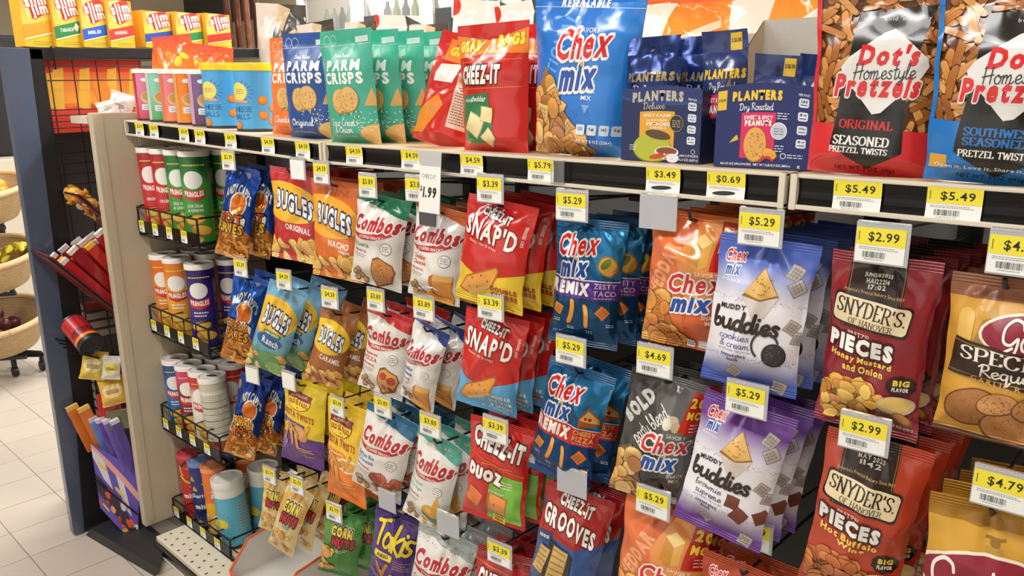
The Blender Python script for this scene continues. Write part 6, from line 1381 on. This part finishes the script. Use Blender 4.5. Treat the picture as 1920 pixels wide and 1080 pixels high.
def purple_carton():
    t = empty('candy_carton', (XE+.04, -.19, .03)); tag(t, 'purple and white printed candy carton low in the black rack', 'carton')
    A = Art(1.7, '#6a55b8'); A.P([(0, 0), (100, 30), (100, 40), (0, 12)], '#e8a8a0'); A.P([(0, 6), (24, 14), (40, 50), (20, 44), (0, 20)], '#dcd6e8'); A.P([(48, 24), (66, 30), (84, 66), (66, 62)], '#dcd6e8'); A.P([(0, 44), (100, 76), (100, 100), (0, 74)], '#3a3048')
    rg2 = random.Random(3); A.M('nug', (0, 56, 100, 96), 16, 9, ['#d85a3a', '#e8a070', '#d8d2e2', '#b83a2c'], seed=3, edge=.7); A.E(20, 26, 12, 3, '#e0cf5a', a=20); A.E(56, 46, 12, 3, '#e0cf5a', a=20); A.R(10, 86, 16, 4, '#d8d84a', a=12); A.R(60, 94, 16, 4, '#d8d84a', a=12)
    Q = [on(0, xx, px, py)-np.array([XE+.04, -.19, .03]) for xx, px, py in ((-2.365, 170, 832), (-2.315, 262, 882), (-2.315, 258, 1028), (-2.365, 188, 952))]
    f = lambda u, v, off: (Q[0][None]*((1-u)*(1-v))[:, None]+Q[1][None]*(u*(1-v))[:, None]+Q[2][None]*(u*v)[:, None]+Q[3][None]*((1-u)*v)[:, None])+off[:, None]*np.array([[.9, -.4, 0]])
    link(bpy.data.objects.new('printed_front', art_mesh('printed_front', A, f, .12, .2, CARD, base=.0004, step=.0002, grid=(5, 5), L=.02)), t)
    MB().tube([Q[0]*.45+Q[3]*.55+np.array([.006, -.004, 0]), Q[1]*.45+Q[2]*.55+np.array([.006, -.004, 0])], .0025, 6).build('carton_wire', BLACKW, t)
    bq = [Q[3], Q[2], Q[2]+np.array([-.07, .06, 0]), Q[3]+np.array([-.05, .06, 0]), Q[0]*.9+Q[3]*.1, Q[1]*.9+Q[2]*.1, Q[1]*.9+Q[2]*.1+np.array([-.07, .06, 0]), Q[0]*.9+Q[3]*.1+np.array([-.05, .06, 0])]
    MB().hexa([q-np.array([.002, -.001, 0]) for q in bq], '#3a2a4a').build('carton_body', CARD, t)
purple_carton()
for k in range(9):
    z = .70-.028*k if k < 4 else .47-.028*(k-4)
    o = MB().box((-.02, -.05, 0), (.02, .05, .02), '#8a8078' if k % 4 else '#7a2a26').build('stick_pack', CARD, None, bevel=.002); o.location = (XE-.02, -.06, z); tag(o, 'flat grey pack stacked in the back of the candy rack', 'pack', 'flat packs in the back of the rack')
# bags peeping over the gondola top behind the canisters
# ------------------------------------------------------------------ goods on the far side of the gondola and the shop beyond
bsh = MB().box((-2.40, .445, 1.24), (X1, .86, 1.262)).build('rear_shelf', ALMOND); tag(bsh, 'almond shelf on the far side of the gondola carrying the rear bags', 'shelf')
def D_pop(a, s):
    rg = random.Random(s); A = Art(a, '#e9e6df'); A.P([(46, 0), (100, 0), (100, 100), (30, 100)], '#4a4746'); A.P([(46, 0), (70, 4), (60, 24), (42, 20)], '#dcc9a6')
    for k in range(8): A.R(44, 34+k*7, 36, 3.6, '#d9d6d0', a=6)
    A.E(84, 30, 12, 8, '#d9b07a'); A.lines(8, 60, 24, 8, 4, '#b8b8c2', .8, s); return A
def D_org(a, s):
    A = Art(a, '#f0952c'); A.V(0, 50, '#ef7f2a', '#f2b23a'); A.P([(10, 10), (46, 4), (30, 60), (0, 66)], '#f2ead8'); A.S([(20, 70), (50, 40), (96, 20)], 7, '#f4e6cf'); A.S([(40, 70), (70, 48), (98, 40)], 5, '#ef7f2a'); A.P([(0, 0), (100, 0), (100, 6), (0, 8)], '#e8662a'); return A
def D_wht(a, s):
    A = Art(a, '#efece8'); A.P([(60, 0), (100, 10), (100, 60), (70, 30)], '#4c4b4c'); A.E(0, 6, 10, 8, '#d83a2c'); A.P([(0, 40), (60, 60), (100, 50), (100, 100), (0, 100)], '#cfcac2'); return A
def D_can(a, s):
    A = Art(a, '#e8632c'); A.V(0, 100, '#e04a2c', '#f2c02e'); A.M('nug', (4, 20, 96, 90), 16, 12, ['#f2d23a', '#ef8a3a', '#f0e2c8', '#d83a2c'], seed=s, edge=.7); return A
def rear(dsg, px, py, W, H, yaw, rol, label, seed, y=.58, zb=1.263, m=None, taper=0, T=.03):
    x = on(1, y, px, py)[0]; o = make_pouch('chip_bag', dsg(H/W, seed), W, H, T, seed, m or GLOSS, rumple=2., taper=taper); pose(o, (x, y, zb), yaw, 0, rol); return tag(o, label, 'chip bag', 'chip bags on the far side of the gondola')
rear(D_pop, 518, 100, .20, .355, 20, 5, 'tall white and grey popcorn bag behind the orange cheese crisp pouch', 81, y=.56)
rear(D_pop, 600, 100, .19, .29, 6, -4, 'white and grey popcorn bag behind the navy cheese crisp pouch', 82, y=.60)
rear(D_pop, 672, 100, .19, .275, -8, 3, 'white and grey popcorn bag behind the front mint pouch', 83, y=.58)
rear(D_wht, 742, 100, .19, .285, 12, 4, 'white and black chip bag behind the mint pouches, left one', 84, y=.60)
rear(D_pop, 800, 100, .19, .25, -8, 2, 'white and grey chip bag behind the leaning red pouch', 85, y=.58)
rear(D_wht, 905, 100, .24, .30, 10, 6, 'white and black chip bag behind the upright red grab bag', 86, y=.62)
rear(D_wht, 1000, 100, .20, .285, 0, -5, 'white chip bag between the red grab bag and the blue snack mix bag', 87, y=.58)
rear(D_org, 1265, 100, .22, .265, 8, 3, 'orange chip bag behind the pistachio carton', 88, y=.58)
rear(D_org, 1372, 100, .24, .27, -6, 7, 'orange and white chip bag behind the peanut carton', 89, y=.62)
rear(D_org, 1490, 100, .24, .275, 12, -6, 'orange chip bag left of the red bordered pretzel pouch', 90, y=.57)
rear(D_can, 308, 150, .11, .20, 40, 9, 'red and yellow candy bag behind the green slim canister', 91, y=.125, zb=1.262, T=.012)
rear(D_can, 345, 150, .11, .232, 42, -6, 'red and yellow candy bag behind the orange slim canister', 92, y=.15, zb=1.26, T=.012)
rear(D_can, 386, 150, .11, .205, 42, 8, 'red and yellow candy bag behind the purple slim canister', 93, y=.15, zb=1.255, T=.012)
def D_tea(a, s):
    A = Art(a, '#ece6e0'); A.P([(0, 0), (60, 6), (50, 30), (0, 26)], '#f4efe8'); A.R(30, 40, 40, 34, '#e2b8b0', a=-12); A.T('TEA', 50, 52, 28, 14, '#c8323a', b=.06, a=-12); return A
o = small_bag(.06, .05, '#ece6e0', '#efe8e2', (-2.34, -.02, 1.315), 50, -12, -14, 'white tea packet resting on the end panel, left one', 95); o2 = small_bag(.07, .075, '#eee8e4', '#f0e4e0', (-2.33, .03, 1.335), 50, -10, 18, 'white packet with pink print resting on the end panel, right one', 96)
ld = MB().box((-2.42, -.09, 1.255), (-2.299, .2, 1.275)).build('packet_ledge', ALMOND); tag(ld, 'small ledge behind the end panel carrying the white packets', 'ledge')
# glass door coolers along the back
CF = mat('cooler_white_frame', '#e9e7e3', rough=.35); CD = mat('cooler_dark_inside', '#8f9296', rough=.6); GL = mat('cooler_glass', '#ffffff', rough=.03, trans=.9, alpha=1)
def cooler(x, w, n):
    c = empty('cooler_door', (x, 2.95, 0)); tag(c, 'glass cooler door '+['behind the mint pouches', 'behind the red grab bags', 'behind the blue snack mix bag', 'behind the nut cartons', 'behind the popcorn bags', 'farthest to the left'][n], 'cooler', 'glass cooler doors along the back')
    f = MB(); f.box((-w/2, -.03, 0), (-w/2+.07, .03, 2.2)); f.box((w/2-.07, -.03, 0), (w/2, .03, 2.2)); f.box((-w/2, -.03, 2.1), (w/2, .03, 2.2)); f.box((-w/2, -.03, 0), (w/2, .03, .15)); f.build('door_frame', CF, c)
    MB().box((-w/2+.07, -.004, .15), (w/2-.07, .004, 2.1)).build('glass_pane', GL, c); h = MB(); h.tube([(w/2-.03, -.032, .9), (w/2-.03, -.07, .93), (w/2-.03, -.07, 1.4), (w/2-.03, -.032, 1.43)], .012, 8); h.build('handle', BLK, c, smooth=True)
    for k, z in enumerate((.5, .95, 1.38, 1.8)):
        s = MB(); s.box((-w/2, .06, z), (w/2, .5, z+.02)).build('cooler_shelf', CD, c)
        MB().box((-w/2, .05, z-.01), (w/2, .06, z+.04)).build('shelf_rail', mat('grey_rail', '#a9adb0', rough=.4), c)
    MB().box((-w/2, .52, 0), (w/2, .54, 2.2)).build('cooler_back', mat('cooler_back_white', '#d8dadc', rough=.6), c)
    MB().box((-w/2+.10, -.034, 1.62), (-w/2+.26, -.031, 1.9), '#3a3a3c').build('door_poster', PAPER, c)
for n, x in enumerate((-3.9, -3.1, -2.3, -1.5, -4.7, -5.5)): cooler(x, .8, n)
rg = random.Random(8); k = 0
for n, x in enumerate((-3.9, -3.1, -2.3, -1.5, -4.7, -5.5)):
    for z in (1.40, 1.82):
        for i in range(6):
            c = ['#4a4d52', '#8a8d90', '#2f3338', '#b8b0a0', '#a8c04a', '#c8542c'][rg.randrange(6)]
            if z > 1.6 or True:
                b = MB().lathe([(0, 0), (.03, 0), (.032, .01), (.032, .13), (.014, .17), (.013, .20), (0, .20)], 12, c).build('drink_bottle', CANP, None, smooth=True); b.location = (x-.27+i*.108, 3.13, z); k += 1
                tag(b, 'drink bottle standing on a shelf behind the cooler glass', 'bottle', 'drink bottles in the coolers')
sg = empty('wall_sign', (-6.9, 2.9, 1.98)); tag(sg, 'black sign board high on the back wall behind the small meat stick cartons', 'sign')
MB().box((-.95, 0, 0), (.35, .05, .42)).build('sign_board', mat('sign_black', '#2b2b2d', rough=.5), sg); A = Art(.3, '#2b2b2d'); A.pen('Te', 50, 50, 60, 60, '#c9c4be', wt=.1, font='scr'); art_panel('sign_lettering', A, (-.85, -.002, .38), (.3, 0, 0), (0, 0, -.16), sg)
pw = MB().box((-9, 3.55, 0), (3, 3.6, 2.75)).build('wall_rear', mat('cream_wall', '#d9cdb2', rough=.8)); tag(pw, kind='structure')
# fruit stand with three wicker baskets
def wicker():
    m = bpy.data.materials.new('wicker'); m.use_nodes = True; nt = m.node_tree; N, L = nt.nodes, nt.links; b = N['Principled BSDF']; b.inputs['Roughness'].default_value = .6
    tc = N.new('ShaderNodeTexCoord'); ck = N.new('ShaderNodeTexBrick'); ck.inputs['Scale'].default_value = 1; ck.inputs['Brick Width'].default_value = .022; ck.inputs['Row Height'].default_value = .0075; ck.inputs['Mortar Size'].default_value = .0009
    ck.inputs['Color1'].default_value = (*lin('#cdb083'), 1); ck.inputs['Color2'].default_value = (*lin('#c0a06e'), 1); ck.inputs['Mortar'].default_value = (*lin('#8e7148'), 1)
    cm = N.new('ShaderNodeCombineXYZ'); sp = N.new('ShaderNodeSeparateXYZ'); L.new(tc.outputs['Object'], sp.inputs[0]); at = N.new('ShaderNodeMath'); at.operation = 'ARCTAN2'; L.new(sp.outputs[1], at.inputs[0]); L.new(sp.outputs[0], at.inputs[1])
    mu = N.new('ShaderNodeMath'); mu.operation = 'MULTIPLY'; mu.inputs[1].default_value = .2; L.new(at.outputs[0], mu.inputs[0]); L.new(mu.outputs[0], cm.inputs[0]); L.new(sp.outputs[2], cm.inputs[1]); L.new(cm.outputs[0], ck.inputs['Vector']); L.new(ck.outputs['Color'], b.inputs['Base Color'])
    bp = N.new('ShaderNodeBump'); bp.invert = True; bp.inputs['Distance'].default_value = .004; L.new(ck.outputs['Fac'], bp.inputs['Height']); L.new(bp.outputs['Normal'], b.inputs['Normal']); return m
WK = wicker(); SX, SY = -4.25, .02
st = empty('fruit_stand', (SX, SY, 0)); tag(st, 'black metal stand on casters holding three wicker baskets', 'stand')
MB().tube([(-.26, .2, .08), (-.26, .2, 1.3)], .014, 10).build('post', BLK, st, smooth=True)
for z in (.16, .47, .78): MB().tube([(-.26, .2, z-.01), (-.1, .1, z-.03), (.12, -.02, z-.03), (.2, .1, z-.03)], .010, 8).build('basket_arm', BLK, st, smooth=True)
for a, b in (((-.3, .25), (.05, .08)), ((-.3, -.1), (.15, .26)), ((-.35, .0), (.05, .2))):
    MB().tube([(a[0], a[1], .07), (b[0], b[1], .09), (b[0], b[1], .05)], .012, 8).build('foot', BLK, st, smooth=True)
    MB().lathe([(0, -.012), (.024, -.012), (.026, 0), (.024, .012), (0, .012)], 16, M=Matrix.Translation((b[0], b[1], .026)) @ Matrix.Rotation(1.57, 4, 'X')).build('caster', BLK, st, smooth=True)
FR = [('orange', '#f0972c', 'o', .038), ('banana', '#d9c43a', 'b', .02), ('plum', '#5a1f26', 'o', .033)]
for k, (z, fr) in enumerate(zip((.78, .47, .165), FR)):
    bk = empty('wicker_basket', (SX+.02, SY+.05, z)); bk.rotation_euler = (math.radians(8), math.radians(8), 0); tag(bk, 'woven wicker basket of '+['oranges, top one', 'bananas, middle one', 'dark plums, lowest one'][k]+' on the black stand', 'basket', 'wicker baskets on the fruit stand')
    R0, R1, h = .16, .235, .15
    MB().lathe([(R0, 0), (R0+.03, .05), (R1, h), (R1-.012, h), (R0+.02, .05), (R0-.01, .008), (0, .008)], 40).build('basket_body', WK, bk, smooth=True)
    MB().tube([((R1-.004)*Vector((math.cos(t), math.sin(t), 0)))+Vector((0, 0, h)) for t in np.linspace(0, 2*math.pi, 41)], .014, 8).build('basket_rim', mat('wicker_rim', '#d2b182', rough=.6, bump=.003, bscale=90), bk, smooth=True)
    bk.parent = None
    rg = random.Random(k)
    for i in range(13 if fr[2] == 'o' else 8):
        if fr[2] == 'o':
            o = MB(); n = 12; R_ = fr[3]; o.lathe([(R_*math.sin(t), -R_*.95*math.cos(t)) for t in np.linspace(0, math.pi, 9)], 14); o = o.build(fr[0], mat('skin_'+fr[0], fr[1], rough=.4, bump=.0006, bscale=140, noise=.08), None, smooth=True)
            t, q = rg.uniform(0, 6.28), rg.random()**.5*.13; o.location = (SX+.02+q*math.cos(t), SY+.05+q*math.sin(t), z+.075+.03*(i % 3)+(.03 if k == 0 else 0))
        else:
            pts = [(.09*math.cos(t), .09*math.sin(t), 0) for t in np.linspace(.6, 2.5, 9)]; o = MB().tube(pts, [.006, .014, .018, .02, .021, .02, .018, .012, .005], 8).build('banana', mat('skin_banana', fr[1], rough=.45, noise=.15, nscale=12), None, smooth=True)
            o.location = (SX+.0+.03*(i % 3), SY-.06+.035*i, z+.09+.012*(i % 2)); o.rotation_euler = (rg.uniform(.3, .9), rg.uniform(-.3, .3), rg.uniform(-.4, .4))
        tag(o, {'orange': 'orange lying in the top wicker basket', 'banana': 'green yellow banana in the middle wicker basket', 'plum': 'dark plum lying in the lowest wicker basket'}[fr[0]], 'fruit', fr[0]+'s in the wicker basket')
# dark counter and appliance beyond the stand
cb = MB().box((-6.6, -.3, 0), (-5.6, 1.5, .95)).build('counter', mat('pale_counter', '#cfc4b2', rough=.6), None, bevel=.01); tag(cb, 'pale counter block beyond the fruit stand', 'counter')
ap = empty('drink_machine', (-6.1, .3, .951)); tag(ap, 'black drink machine on the pale counter at the left edge', 'machine'); MB().box((-.3, -.5, 0), (.3, .5, .75)).build('housing', BLK, ap, bevel=.02); MB().box((.3, -.35, .12), (.36, .3, .20)).build('drip_tray', mat('grey_tray', '#8a8c90', rough=.35), ap, bevel=.01); MB().lathe([(0, 0), (.05, 0), (.06, .12), (0, .12)], 16, M=Matrix.Translation((.32, .1, .2))).build('cup', mat('cup_white', '#e2ddd2', rough=.5), ap, smooth=True)
